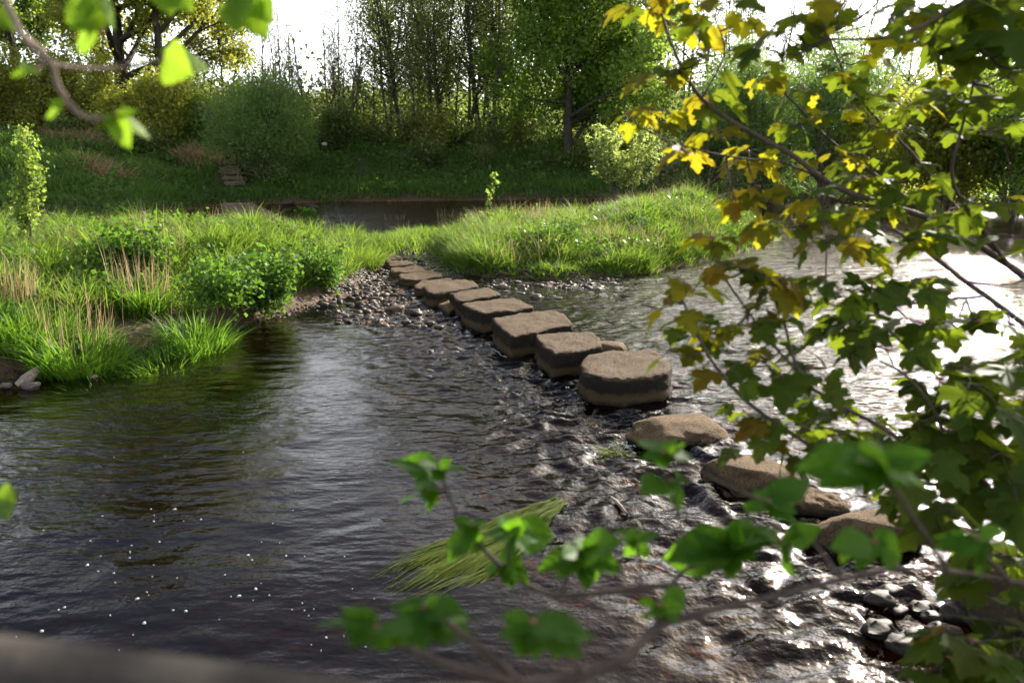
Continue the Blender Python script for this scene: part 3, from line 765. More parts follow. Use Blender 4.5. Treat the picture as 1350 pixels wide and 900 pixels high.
for i, (px, Y) in enumerate(((380, 44), (425, 43.5), (470, 45), (500, 44), (540, 44.5), (575, 43.8), (610, 44.6), (650, 44), (690, 45), (720, 42.5), (780, 42), (835, 43), (145, 43), (250, 44), (305, 43.5), (190, 44), (30, 44), (80, 43), (560, 41.5), (640, 41.8))):
    k = i % 3
    if bro[k] is None: bro[k] = shrub(px, Y, 165-10*k, ('wood', 'alder', 'oak')[k], 'low twiggy bush at the shaded edge of the far wood', 1500, .13, 8, .7, seed=70+k, group='twiggy bushes along the far wood edge')
    else:
        o = copy_tree(bro[k]); x = XY(px, Y); o.location = (x, Y, gz(x, Y)-.05); o.rotation_euler = (0, 0, rb.random()*6.28); o.scale = (rb.uniform(.7, 1.3),)*3
# trees at upper right
r4 = np.random.default_rng(31)
br, st, per = big_crown(r4, 9.5, 7, .2, 17000, .13, first=.1, ratio=.5, kids=(16, 6, 3), fill=.5)
x = XY(1440, 24.5); tree('alder_tree', br, cloud(st, per, .22, .14, r4, LB), M['bark'], M['maple'], (x, 24.5, .3), 'dark leafy alder reaching across the upper right corner', 'tree', None, 7)

# far wood beyond, one mass nobody could count
r5 = np.random.default_rng(33); n = 70000
X = r5.uniform(-75, 85, n); Y = r5.uniform(58, 95, n); zt = 3.2+1.8*fbm(X*.09, Y*.09, 3, 60)
Z = H(X, Y)+zt*r5.random(n)**.8
P = np.column_stack([X, Y, Z])
V, F = place_leaves(LB, P, r5.normal(0, 1, (n, 3)), r5.normal(0, 1, (n, 3))+[0, 0, .5], .5*r5.uniform(.6, 1.4, n))
tag(obj('far_woodland', mesh('far_woodland', V, F), M['wood']), 'dim green mass of woodland far behind the trees', 'woodland', kind='stuff')
# understorey of the far wood
n = 80000; X = r5.uniform(-45, 50, n); Y = r5.uniform(44, 58, n); Z = H(X, Y)+(.5+5.6*np.clip(.5+fbm(X*.22, Y*.22, 3, 71), 0, 1))*r5.random(n)**1.15
V, F = place_leaves(LB, np.column_stack([X, Y, Z]), r5.normal(0, 1, (n, 3)), r5.normal(0, 1, (n, 3))+[0, 0, .5], .2*r5.uniform(.6, 1.4, n))
tag(obj('undergrowth', mesh('undergrowth', V, F), M['wood']), 'dim understorey leaves between the far trunks', 'undergrowth', kind='stuff')
# herbs and grass on the far bank slope
n = 150000; X = r5.uniform(-26, 26, n); Y = r5.uniform(26, 47, n)
f = sdpoly(X, Y, FAR); m = (f > -.1) & (f < 11) & ~((np.abs(X-XY(311-(Y-36.6)/.42*1.6, Y)) < .75) & (Y > 36) & (Y < 43)); X, Y = X[m], Y[m]; z = H(X, Y); n = len(X)
hh = .12+.85*np.clip(.2+1.3*fbm(X*.5, Y*.5, 3, 80), .0, 1)
P = np.column_stack([X, Y, z+hh*r5.random(n)])
V1 = place_leaves(LB, P[::2], r5.normal(0, 1, (len(P[::2]), 3)), r5.normal(0, .6, (len(P[::2]), 3))+[0, 0, 1], .15*r5.uniform(.6, 1.4, len(P[::2])))
Q = np.column_stack([X, Y, z])[1::2]; n2 = len(Q)
V2 = blades(Q, (.3+.5*np.clip(.4+fbm(X[1::2]*.6, Y[1::2]*.6, 3, 82), 0, 1))*r5.uniform(.6, 1.4, n2), np.full(n2, .03), r5.random(n2)*6.28, r5.uniform(.1, .5, n2), r5.uniform(.1, .8, n2), r5)
V, F = join([V1, V2])
tag(obj('bank_herbs', mesh('bank_herbs', V, F), M['shade_herb']), 'dark green herbs and grass covering the far bank', 'undergrowth', kind='stuff')

# steps up the far bank, and flat stepping slabs over the back channel
st_root = empty('bank_steps', (XY(311, 36.6), 36.6, 0)); tag(st_root, 'flight of worn steps climbing the far bank beside the round willow', 'steps')
V0, F0 = CUBE
for i in range(14):
    Y = 36.6+i*.42; px = 311-i*1.6; x = XY(px, Y, .5+i*.16); z = gz(x, Y)+.08
    hv = np.array([.46+.05*math.sin(i*2.3), .15, .1]); Vb = hround(V0*hv, hv, np.array(.04)); Vb = jitter3(Vb, 3, .07, i)
    obj('step', mesh('step', Vb+np.array([x-st_root.location[0], Y-st_root.location[1], z+.07]), F0, True), M['step'], st_root)
ns = 11
for i in range(ns):
    t = i/(ns-1); px = 350+(313-350)*t; py = 290+(268-290)*t; p = PZ(px, py, .22)
    hv = np.array([.6, .24, .16]); Vb = jitter3(hround(V0*hv, hv, np.array(.05)), 4, .03, 30+i)
    o = obj('stepping_slab', mesh('stepping_slab', Vb, F0, True), M['step'], loc=(p[0], p[1], .08), rz=.15)
    tag(o, 'flat brown stepping slab in the row crossing the back channel below the steps', 'stepping stone', 'slabs across the back channel')
for px, py, w, lab in ((270, 268, 15, 'brown rock at the back channel edge left of the steps'), (292, 266, 13, 'dark rock just left of the foot of the bank steps'), (380, 268, 17, 'reddish brown rock at the back channel edge under the willow'), (410, 272, 13, 'dark rock at the water edge right of the willow foot')):
    cobble(px, py, w, lab, None, .05, hgt=.6)
# bare patch and dead grass heaps on the slope
for px, Y, lab, s in ((110, 37.5, 'heap of dead brown grass on the left bank slope', 1.0), (265, 39, 'patch of dead brown stalks above the bank steps', .8), (140, 33.5, 'brown dead grass patch low on the far left bank', .7)):
    x = XY(px, Y); z = gz(x, Y); n = 700
    P = np.column_stack([x+r5.normal(0, .7*s, n), Y+r5.normal(0, .5*s, n), np.zeros(n)]); P[:, 2] = H(P[:, 0], P[:, 1])
    P -= np.array([x, Y, z])
    V, F = blades(P, .8*r5.uniform(.5, 1.3, n), np.full(n, .03), r5.random(n)*6.28, r5.uniform(.1, .8, n), r5.uniform(.2, 1, n), r5)
    tag(obj('dead_grass', mesh('dead_grass', V, F), M['dry'], loc=(x, Y, z)), lab, 'dead grass')

p0 = np.array([XY(430, 42), 42.0, 0]); p0[2] = ZTOP(190, 42)
V, F = rock(ICO3, 77, .4, 1.5, 1, .05); tag(obj('litter_scrap', mesh('litter_scrap', V*np.array([.13, .1, .08]), F, True), M['foam'], loc=p0), 'small white scrap caught in the brush right of the round willow', 'litter')
# ------------------------------------------------------------------ grass of the islands
r6 = np.random.default_rng(44)
def island_pts(poly, n, inset, lo, hi):
    X = r6.uniform(lo[0], hi[0], n); Y = r6.uniform(lo[1], hi[1], n)
    s = sdpoly(X, Y, poly)+.12*fbm(X*2.2, Y*2.2, 3, 9)
    return X[s > inset], Y[s > inset], s[s > inset]
parts = []
for poly, nt_, lo, hi, ins in ((ISL_L, 15500, (-16, 5), (-2, 23), .39), (ISL_R, 11000, (-2.6, 13), (7.2, 24), .12)):
    X, Y, s = island_pts(poly, nt_, ins, lo, hi)
    if ins > .3: ok = s > .40+.48*sstep(-4.0, -4.6, X); X, Y, s = X[ok], Y[ok], s[ok]
    m_ = len(X)
    hgt = np.clip(.66+1.1*fbm(X*1.1, Y*1.1, 3, 90), .28, 1.3)*r6.uniform(.65, 1.25, m_)*sstep(-.1, .8, s+.25)
    kk = r6.integers(16, 40, m_); idx = np.repeat(np.arange(m_), kk); n = len(idx)
    a = r6.random(n)*6.28; rd = np.abs(r6.normal(0, .085, n))
    px_ = X[idx]+rd*np.cos(a); py_ = Y[idx]+rd*np.sin(a); z = H(px_, py_)
    L = .50*hgt[idx]*r6.uniform(.5, 1.2, n); az = a+r6.normal(0, .8, n)
    parts.append(blades(np.column_stack([px_, py_, z-.02]), L, r6.uniform(.008, .017, n), az, np.clip(rd*3.2, 0, .6)+r6.uniform(-.05, .2, n), r6.uniform(.15, 1.1, n), r6))
# grassy mounds either side of the path
n = 9000; X = r6.normal(-2.55, .5, n); Y = r6.normal(19.6, .8, n); z = H(X, Y)
parts.append(blades(np.column_stack([X, Y, z]), .35*r6.uniform(.5, 1.3, n), r6.uniform(.008, .016, n), r6.random(n)*6.28, r6.uniform(0, .5, n), r6.uniform(.1, .9, n), r6))
V, F = join(parts)
tag(obj('grass', mesh('grass', V, F), M['grass']), 'lush sunlit green grass covering the river islands', 'grass', kind='stuff')
# herbs among the grass
pp = []
for poly, n, lo, hi in ((ISL_L, 40000, (-15, 6), (-2, 22.5)), (ISL_R, 28000, (-2, 13), (7.2, 24))):
    X, Y, s = island_pts(poly, n, .5, lo, hi); k = fbm(X*.9, Y*.9, 3, 120) > .0; X, Y = X[k], Y[k]; n = len(X)
    z = H(X, Y)+r6.uniform(.05, .42, n)
    pp.append(place_leaves(LB, np.column_stack([X, Y, z]), r6.normal(0, 1, (n, 3)), r6.normal(0, .5, (n, 3))+[0, 0, 1], r6.uniform(.04, .10, n)))
V, F = join(pp)
tag(obj('meadow_herbs', mesh('meadow_herbs', V, F), M['herb']), 'low broad leaved herbs mixed through the island grass', 'ground cover', kind='stuff')
# dry grass mixed in
pp = []
for poly, n, lo, hi in ((ISL_L, 7000, (-15, 6), (-2, 22.5)), (ISL_R, 9000, (-2, 13), (7.2, 24))):
    X, Y, s = island_pts(poly, n, .3, lo, hi); k = fbm(X*.8+30, Y*.8, 3, 130) > .1; X, Y = X[k], Y[k]; n = len(X)
    pp.append(blades(np.column_stack([X, Y, H(X, Y)]), r6.uniform(.35, .75, n), r6.uniform(.005, .01, n), r6.random(n)*6.28, r6.uniform(0, .45, n), r6.uniform(0, .6, n), r6))
V, F = join(pp)
tag(obj('dry_grass', mesh('dry_grass', V, F), M['dry']), 'thin dry straw coloured grass among the green', 'grass', kind='stuff')

# ---- individual tufts, reed clumps, leafy clumps
def base_at(px, py, z=.3):
    p = PZ(px, py, z)
    for _ in range(4): p = PZ(px, py, gz(p[0], p[1]))
    return p
def tuft(px, py, h, n, spread, lab, mat='tuft', name='grass_tuft', cat='grass tuft', w=.018, lean=(.0, .4), curl=(.15, .85), group='broad bladed tufts on the left shore'):
    p = base_at(px, py); r = r6
    a = r.random(n)*6.28; rad = spread*np.sqrt(r.random(n)); P = np.column_stack([rad*np.cos(a), rad*np.sin(a), np.zeros(n)])
    P[:, 2] = H(P[:, 0]+p[0], P[:, 1]+p[1])-p[2]-.02
    n = len(a); az = a+r.normal(0, .7, n)
    V, F = blades(P, h*r.uniform(.55, 1.15, n), w*r.uniform(.6, 1.2, n), az, r.uniform(*lean, n), r.uniform(*curl, n), r, 3)
    return tag(obj(name, mesh(name, V, F), M[mat], loc=p), lab, cat, group)
tuft(222, 418, .5, 900, .34, 'arching bright grass tuft on the mud, second tuft left of the glossy nettle clump')
tuft(190, 410, .5, 500, .3, 'broad bladed tuft just behind the arching one by the water')
tuft(100, 434, .5, 900, .42, 'wide spreading broad bladed tuft left of the arching one')
tuft(38, 444, .5, 800, .4, 'broad bladed tuft above the driftwood')
tuft(-12, 446, .5, 700, .35, 'broad bladed tuft cut by the left frame edge')
tuft(150, 428, .42, 420, .25, 'small broad bladed tuft between the two big ones')
tuft(258, 425, .5, 800, .3, 'broad bladed tuft on the mud just left of the glossy nettle clump')
tuft(300, 414, .36, 420, .28, 'low broad bladed tuft under the glossy nettle clump')
GI = 'grass mounds of the islands'
for px, py, h, n, s, lab in ((268, 330, .55, 700, .5, 'rounded fine grass mound in the middle of the left island'), (470, 345, .6, 900, .5, 'bright yellow green grass mound at the right tip of the left island'),
        (330, 318, .5, 700, .6, 'sunlit grass mound on the back of the left island'), (545, 318, .5, 500, .4, 'bright grass mound at the head of the path'), (575, 320, .42, 400, .3, 'small grass mound right of the path head'),
        (632, 328, .5, 800, .5, 'grass mound beside the gravel at the right island corner'), (700, 326, .6, 900, .5, 'tall grass mound above the pale cobbles'), (780, 322, .5, 900, .5, 'grass mound hanging over the water in the middle of the right island'), (850, 316, .5, 900, .5, 'long bladed grass mound near the right island tip'), (905, 312, .5, 800, .5, 'grass mound at the shaded right island tip')):
    tuft(px, py, h, n, s, lab, 'grass', 'grass_mound', 'grass mound', .012, (.05, .6), (.2, 1.0), GI)
def reeds(px, py, h, n, spread, lab):
    tuft(px, py, h, n, spread, lab, 'dry', 'dead_reeds', 'dead reeds', .011, (0, .12), (0, .14), 'clumps of dead reed stalks')
reeds(190, 405, .85, 75, .4, 'tall dead reed stalks behind the arching green tuft')
reeds(90, 420, .75, 75, .45, 'dead reed stalks behind the wide spreading tuft')
reeds(215, 375, .8, 45, .3, 'thin dead reed stalks in the grass of the left island middle')
reeds(225, 345, .7, 30, .35, 'short dead reed stalks towards the back of the left island')
reeds(15, 425, .6, 160, .3, 'dense brown dead reed clump at the left frame edge')
reeds(115, 345, .6, 36, .4, 'sparse dead reed stalks behind the small left sapling')
reeds(708, 305, .75, 70, .3, 'tall dead reed stalks on the crest of the right island')
reeds(588, 300, .7, 40, .3, 'leaning dead reed stalks left of the tiny sapling')
reeds(520, 306, .6, 50, .3, 'dead reed stalks beside the path head on the left')
reeds(640, 318, .5, 60, .35, 'pale dead stalks on the flank of the right island')
reeds(860, 300, .6, 50, .5, 'pale dead stalks scattered below the pale island shrub')
reeds(370, 320, .5, 60, .5, 'pale dead stalks on the back of the left island')
def leafy(px, py, h, rad, n, size, lab, mat='herb', stems=26):
    p = base_at(px, py); r = r6
    br = []
    for i in range(stems):
        a = r.random()*6.28; q = rad*.8*math.sqrt(r.random()); b = np.array([q*math.cos(a)*.6, q*math.sin(a)*.6, -.03]); e = np.array([q*math.cos(a), q*math.sin(a), h*r.uniform(.35, 1.15)])
        br.append((np.array([b, (b+e)/2+[0, 0, .03], e]), np.array([.007, .006, .003])))
    k = r.integers(0, stems, n); t = r.random(n)**.7
    P = np.array([br[i][0][0] for i in k])*(1-t)[:, None]+np.array([br[i][0][2] for i in k])*t[:, None]+r.normal(0, .05*rad/.3, (n, 3))
    D = r.normal(0, 1, (n, 3)); D[:, 2] -= .25
    root = empty('leafy_plant', p); tag(root, lab, 'plant', 'leafy plants of the islands')
    V, F = tubes(br, 4); obj('stems', mesh('stems', V, F, True), M['herb'], root)
    obj('leaves', mesh('leaves', *place_leaves(LB, P, D, r.normal(0, .6, (n, 3))+[0, 0, 1], size*r.uniform(.6, 1.3, n))), M[mat], root)
leafy(350, 398, .62, .5, 3400, .07, 'dark glossy nettle clump hanging over the muddy shore')
leafy(290, 392, .4, .5, 1500, .06, 'low bramble patch left of the glossy nettle clump')
leafy(425, 373, .5, .45, 1700, .06, 'fresh nettle clump between the dark one and the path')
leafy(175, 352, .5, .6, 1700, .07, 'leafy plant clump in the hollow of the left island')
leafy(105, 302, .42, .5, 1200, .08, 'dark leafy clump right of the small left sapling')
leafy(402, 292, .45, .45, 600, .13, 'bright leafy clump standing alone on the left island crest', 'tuft')
leafy(735, 332, .5, .5, 1800, .065, 'dark leafy clump in the middle of the right island')
leafy(640, 312, .4, .5, 500, .1, 'leafy clump at the foot of the tiny sapling', 'tuft')
leafy(160, 292, .4, .5, 500, .1, 'leafy clump at the back of the left island')
# tall flowering stems on the crest
for px, py, h, lab in ((240, 290, .55, 'tall green flower stem on the left island crest above the rest'), (262, 292, .5, 'green flower stem just left of the back channel slabs'), (303, 296, .5, 'green flower stem before the back channel slabs'), (320, 297, .42, 'short green flower stem right of the slabs'), (182, 290, .45, 'thin flower stem on the far left of the crest'), (370, 298, .45, 'thin green stem beside the bright leafy clump')):
    leafy(px, py, h, .06, 60, .06, lab, 'sap', 2)

# small trees on the islands
def islandshrub(px, py, topy, name, lab, leaf, n, size, stems, spread, seed, bark='greybark', tmpl=LB, kids=(12, 4), spr=.05, ratio=(.4, .45)):
    p = base_at(px, py); r = np.random.default_rng(seed); h = ZTOP(topy, p[1])-p[2]
    br, st = grow(r, h*.97, .008+.008*h, 3, first=.2, kids=kids, ratio=ratio+(.4,), ang=(40, 40, 40), up=(.03, .06, .02), wander=(.06, .1, .15), segs=(10, 5, 3), stems=stems, stem_spread=spread)
    per = max(1, int(round(n/len(st))))
    return tree(name, br, cloud(st, per, spr, size, r, tmpl), M[bark], M[leaf], tuple(p), lab, 'shrub', None, 5)
islandshrub(38, 350, 172, 'young_shrub', 'slim young yellow green shrub on the left island', 'sap', 1500, .055, 3, .07, 51, kids=(15, 3), ratio=(.2, .4))
islandshrub(820, 272, 160, 'pale_shrub', 'airy pale leaved shrub on the crest of the right island', 'sapale', 9000, .085, 13, .6, 52, kids=(10, 3), ratio=(.35, .4))
islandshrub(640, 310, 228, 'young_sapling', 'tiny upright sapling on the crest left of the right island', 'sap', 110, .09, 1, .05, 53, kids=(7, 2), ratio=(.16, .3), spr=.03)

# ------------------------------------------------------------------ river weed, foam, driftwood
r7 = np.random.default_rng(70)
a, b = PZ(735, 657, 0), PZ(520, 785, 0)
ax = b-a; L = np.linalg.norm(ax); ax /= L; pr = np.array([-ax[1], ax[0], 0])
n = 8500; t0 = np.clip(r7.normal(.22, .2, n), 0, .62); ln = r7.uniform(.22, .5, n); t1 = np.minimum(t0+ln, r7.uniform(.66, 1.04, n))
lat = np.clip(r7.normal(0, .5, n), -1.1, 1.1)
TT = np.linspace(0, 1, 14)[None]; tt = t0[:, None]+(t1-t0)[:, None]*TT
wid = .035+.19*np.sin(np.clip(tt, 0, 1)*math.pi*.6)
dr = r7.normal(0, .028, n)[:, None]*TT
off = lat[:, None]*wid+dr*.6+.05*np.sin(tt*3.4+.6)+.02*np.sin(tt*8+lat[:, None]*2.5)+.006*np.sin(tt*30+r7.random(n)[:, None]*6.28)
Pw = a[None, None]+ax*(tt*L)[..., None]+pr*off[..., None]
Pw[..., 2] = W(Pw[..., 0], Pw[..., 1])+r7.uniform(-.035, .012, n)[:, None]+.006*np.sin(tt*16+lat[:, None]*9)+.004*r7.standard_normal((n, 1))-.03*(TT-.5)**2
wv = r7.uniform(.0014, .0034, n)[:, None, None]*pr*np.linspace(1, .5, 14)[None, :, None]
A, B = Pw+wv, Pw-wv
V = np.stack([A, B], 2).reshape(-1, 3); bb = (np.arange(n)*28)[:, None]+np.arange(13)[None]*2
F = np.stack([bb, bb+1, bb+3, bb+2], -1).reshape(-1, 4)
M['weed'] = leaf_mat('river_weed', [(.022, .045, .003), (.05, .09, .004), (.10, .14, .007), (.035, .06, .004), (.19, .18, .03)], (.26, .36, .02), .3, .6, .12)
tag(obj('water_weed', mesh('water_weed', V, F), M['weed']), 'streaming green water weed trailing in the current', 'water weed')
# foam flecks on the pool
VV, FF = [], []; off = 0
def fleck(p, rx, ry, rot):
    global off
    k = 8; a = np.arange(k)/k*2*math.pi; jj = r7.uniform(.75, 1.2, k)
    x = rx*np.cos(a)*jj; y = ry*np.sin(a)*jj; X = p[0]+x*math.cos(rot)-y*math.sin(rot); Yy = p[1]+x*math.sin(rot)+y*math.cos(rot)
    z0 = W(X, Yy); top = np.column_stack([X, Yy, z0+.006]); bot = np.column_stack([X, Yy, z0+.001])
    c = np.array([[p[0], p[1], float(z0.mean())+.008]])
    VV.append(np.concatenate([top, bot, c])); i = np.arange(k); j = (i+1) % k
    FF.append(np.concatenate([np.column_stack([i, j, np.full(k, 2*k)]), np.column_stack([i+k, j+k, j]), np.column_stack([i+k, j, i])])+off); off += 2*k+1
cent = [(171, 735), (85, 801), (228, 805), (245, 806), (190, 822), (150, 756), (337, 777), (355, 785), (315, 786), (332, 738), (210, 714), (203, 688), (181, 790), (327, 731), (377, 733), (115, 745), (55, 832), (430, 840), (230, 672), (265, 685)]
for px, py in cent:
    p = PZ(px, py, 0); s = r7.uniform(.004, .008); fleck(p, s*1.3, s, r7.random()*3)
for _ in range(60):
    if r7.random() < .6:
        c = cent[r7.integers(len(cent))]; px, py = c[0]+r7.normal(0, 55), c[1]+r7.normal(0, 28)
    else: px, py = r7.uniform(0, 620), r7.uniform(560, 850)
    p = PZ(px, min(py, 870), 0); s = r7.uniform(.0018, .004); fleck(p, s*1.3, s, r7.random()*3)
tag(obj('foam', mesh('foam', np.concatenate(VV), np.concatenate(FF)), M['foam']), 'small white foam flecks drifting on the dark pool', 'foam', kind='stuff')
# foam lines round two stone feet, whitewater flecks in the rapids
VV, FF = [], []; off = 0
fl = []
for px, py in ((640, 450), (650, 460), (660, 465), (672, 467), (690, 464), (700, 463)): fl.append(PZ(px, py, .02))
def strip(pts, w0):
    pts = np.array(pts); t = np.linspace(0, len(pts)-1, 60); i = np.minimum(t.astype(int), len(pts)-2)
    p = pts[i]+(pts[i+1]-pts[i])*(t-i)[:, None]; p[:, 2] = W(p[:, 0], p[:, 1])
    for q in p:
        for _ in range(2):
            s = r7.uniform(.3, 1)*w0; fleck((q[0]+r7.normal(0, w0*.5), q[1]+r7.normal(0, w0*.5)), s*1.5, s, r7.random()*3)
strip(fl, .006)
strip([PZ(*p, .02) for p in ((948, 615), (965, 628), (985, 640), (1005, 650))], .005)
for cx, cy, n_, sp in ((838, 577, 60, 9), (812, 588, 16, 8), (680, 540, 6, 18), (745, 520, 8, 14), (990, 575, 10, 12)):
    for _ in range(n_):
        p = PZ(cx+r7.normal(0, sp), cy+r7.normal(0, sp*.5), .02); s = r7.uniform(.003, .009); fleck(p, s*1.6, s, r7.random()*3)
tag(obj('whitewater_foam', mesh('whitewater_foam', np.concatenate(VV), np.concatenate(FF)), M['foam']), 'broken white foam in the rapids round the stones', 'foam', kind='stuff')
# driftwood
def log(name, pts, rad, lab, mat='drift'):
    V, F = tubes([(np.array(pts), np.array(rad))], 8); c = np.array(pts)[0]
    V = jitter3(V-c, 14, .012, 3); tag(obj(name, mesh(name, V, F, True), M[mat], loc=c), lab, 'driftwood')
log('driftwood', [PZ(22, 508, .03), PZ(35, 500, .07), PZ(48, 489, .10), PZ(52, 486, .1)], [.03, .06, .045, .015], 'short pale driftwood log among the left shore stones')
log('driftwood', [PZ(806, 655, .01), PZ(815, 662, .03), PZ(824, 674, .025), PZ(828, 678, .0)], [.006, .012, .01, .004], 'thin brown stick caught in the glittering current')
log('driftwood', [PZ(812, 391, .02), PZ(822, 391, .05), PZ(832, 391, .03)], [.02, .03, .015], 'small dark branch stub in the water beyond the right hand cobbles', 'bark')
# green weedy tuft in the rapids
n = 160; p = PZ(818, 592, .0)
P = np.column_stack([r7.normal(0, .1, n), r7.normal(0, .06, n), np.full(n, .0)])
V, F = blades(P, r7.uniform(.04, .10, n), np.full(n, .008), r7.normal(3.6, .5, n), r7.uniform(.6, 1.2, n), r7.uniform(.4, 1.2, n), r7)
tag(obj('moss_tuft', mesh('moss_tuft', V, F), M['weed'], loc=(p[0], p[1], W(p[0:1], p[1:2])[0])), 'small green weed tuft in the white water below the tan boulder', 'moss')

# ------------------------------------------------------------------ near branches
def poly3(pts, per=6, jit=.0, r=None):
    """smooth a coarse polyline (Catmull-Rom)"""
    P = np.array([pts[0]]+list(pts)+[pts[-1]], float); out = []
    for i in range(1, len(P)-2):
        for k in range(per):
            t = k/per; p0, p1, p2, p3 = P[i-1], P[i], P[i+1], P[i+2]
            out.append(.5*((2*p1)+(-p0+p2)*t+(2*p0-5*p1+4*p2-p3)*t*t+(-p0+3*p1-3*p2+p3)*t**3))
    out.append(P[-2]); out = np.array(out)
    if jit: out[1:-1] += r.normal(0, jit, out[1:-1].shape)
    return out
# sycamore leaf, five toothed lobes, folded and drooping
def lobed(r):
    half = [(0.0, 0), (.20, -.06), (.34, -.02), (.30, .10), (.50, .12), (.60, .30), (.52, .36), (.60, .52), (.40, .50), (.30, .46), (.25, .62), (.30, .74), (.16, .80), (.10, .92), (0, 1.0)]
    L = half; Rr = [(-x, y) for x, y in half[1:-1]][::-1]
    out = [(x*r.uniform(.9, 1.1)*(1 if x > 0 else r.uniform(.88, 1.08)), y+r.normal(0, .02)) for x, y in L+Rr]
    fold, dr, side = r.uniform(.0, .3), r.uniform(.05, .38), r.uniform(.05, .4); tw = r.normal(0, .12)
    n = len(out); V = [(0, .18, 0)]
    def zz(x, y): return fold*abs(x)-dr*y*y-side*x*x+tw*x*y+.02*math.sin(9*y+5*x)
    for x, y in out: V.append((x*.52, .18+(y-.18)*.52, zz(x*.52, .18+(y-.18)*.52)+.012*math.cos(6*math.atan2(x, y-.18))))
    for x, y in out: V.append((x, y, zz(x, y)))
    F = [(0, 1+i, 1+(i+1) % n) for i in range(n)]
    for i in range(n):
        j2 = (i+1) % n; F += [(1+i, 1+n+i, 1+n+j2), (1+i, 1+n+j2, 1+j2)]
    return np.array(V), np.array(F)
SYCS = [lobed(np.random.default_rng(200+k)) for k in range(9)]
def toothed():
    """ovate leaf, toothed margin, pleated along its side veins"""
    ny, nx = 22, 7; V = []; F = []
    for a in range(ny):
        y = a/(ny-1); w = max(.004, .40*math.sin(y**.72*math.pi)**.85*(1-.22*y))*(1.0 if a % 2 else .90)
        for b in range(nx):
            u = b/(nx-1)*2-1; x = u*w; ax = abs(u)
            V.append((x, y-.03*ax*(a % 2)+.07*ax*(y > .05), .16*abs(x)-.16*y*y-.25*x*x+.011*math.sin(2*math.pi*(5.5*y-.75*ax))*min(1, ax*2.5)))
    for a in range(ny-1):
        for b in range(nx-1): F.append((a*nx+b, a*nx+b+1, (a+1)*nx+b+1, (a+1)*nx+b))
    return np.array(V, float), np.array(F)
ELM = toothed()

M['syc'] = leaf_mat('sycamore_leaf', [(.026, .05, .007), (.036, .068, .009), (.05, .08, .010), (.042, .055, .009)], (.34, .43, .012), .44, .55, .1)
M['sycyoung'] = leaf_mat('young_sycamore_leaf', [(.055, .075, .007), (.09, .09, .007), (.12, .115, .009), (.15, .085, .011), (.14, .13, .012), (.07, .09, .008)], (.56, .55, .012), .55, .55, .1, 90, (.75, .6, .5))
M['elm'] = leaf_mat('elm_leaf', [(.035, .10, .008), (.05, .13, .010), (.065, .15, .012)], (.24, .48, .014), .46, .5, .14, 55, (.62, .72, .6))
M['hazel'] = leaf_mat('hazel_leaf', [(.08, .16, .010), (.10, .19, .012), (.12, .2, .014)], (.42, .62, .03), .5, .5, .12)
M['bud'] = leaf_mat('bud_scale', [(.30, .10, .08), (.38, .18, .12), (.22, .07, .05)], (.5, .2, .1), .3, .5, .3)

r8 = np.random.default_rng(90)
syc = empty('sycamore_tree', (3.3, 2.6, .6)); tag(syc, 'sycamore with dark branches and yellow green lobed leaves filling the right side', 'tree')
so = np.array(syc.location)
B = []   # (points px,py,depth), start radius, end radius
def br3(l): return poly3([PD(*p) for p in l], 6)
BR = [
 ([(1560, 520, 3.0), (1420, 420, 2.75), (1330, 350, 2.6), (1235, 293, 2.45), (1110, 250, 2.25), (1045, 205, 2.15), (985, 172, 2.1), (925, 130, 2.05), (890, 70, 2.0), (868, 5, 2.0)], .017, .004),
 ([(1235, 293, 2.45), (1160, 235, 2.4), (1100, 190, 2.35), (1060, 150, 2.3), (1025, 112, 2.25)], .009, .003),
 ([(1330, 350, 2.6), (1260, 272, 2.55), (1200, 200, 2.5), (1150, 150, 2.5), (1115, 100, 2.45), (1092, 45, 2.4)], .009, .003),
 ([(1330, 350, 2.6), (1275, 275, 2.3), (1255, 230, 2.2), (1265, 180, 2.15), (1283, 110, 2.1), (1288, 50, 2.1)], .009, .003),
 ([(1480, -60, 2.0), (1350, -20, 1.9), (1270, 5, 1.8), (1220, 32, 1.75), (1170, 50, 1.7), (1092, 52, 1.65)], .009, .003),
 ([(1560, 620, 2.9), (1450, 500, 2.6), (1350, 427, 2.4), (1300, 390, 2.3), (1267, 367, 2.25), (1217, 327, 2.2), (1170, 300, 2.15), (1110, 290, 2.1), (1040, 300, 2.1)], .014, .003),
 ([(1500, 760, 2.5), (1380, 690, 2.2), (1250, 640, 2.0), (1180, 575, 1.9), (1110, 535, 1.85), (1060, 500, 1.8), (1035, 430, 1.8), (1030, 380, 1.8)], .010, .003),
 ([(1250, 640, 2.0), (1130, 620, 1.85), (1020, 555, 1.8), (975, 520, 1.75), (935, 470, 1.75), (908, 415, 1.72), (900, 395, 1.7)], .008, .003),
 ([(1060, 500, 1.8), (1012, 445, 1.85), (982, 405, 1.85), (955, 365, 1.85), (942, 340, 1.85)], .005, .0025),
 ([(1110, 250, 2.25), (1035, 215, 2.2), (985, 210, 2.15), (930, 200, 2.1), (880, 185, 2.1), (850, 170, 2.1)], .005, .0022),
 ([(1300, 390, 2.3), (1200, 400, 2.1), (1150, 410, 2.0), (1090, 400, 2.0)], .006, .0025),
 ([(1250, 640, 2.0), (1240, 560, 1.9), (1200, 500, 1.85), (1150, 470, 1.8)], .007, .0025),
 ([(925, 130, 2.05), (955, 70, 2.0), (940, 20, 1.95)], .004, .002),
 ([(1500, 760, 2.5), (1420, 820, 2.0), (1340, 845, 1.65), (1280, 855, 1.5)], .006, .003),
 ([(1480, -60, 2.0), (1400, 60, 1.9), (1330, 90, 1.85), (1290, 60, 1.85)], .008, .003),
]
brs = []
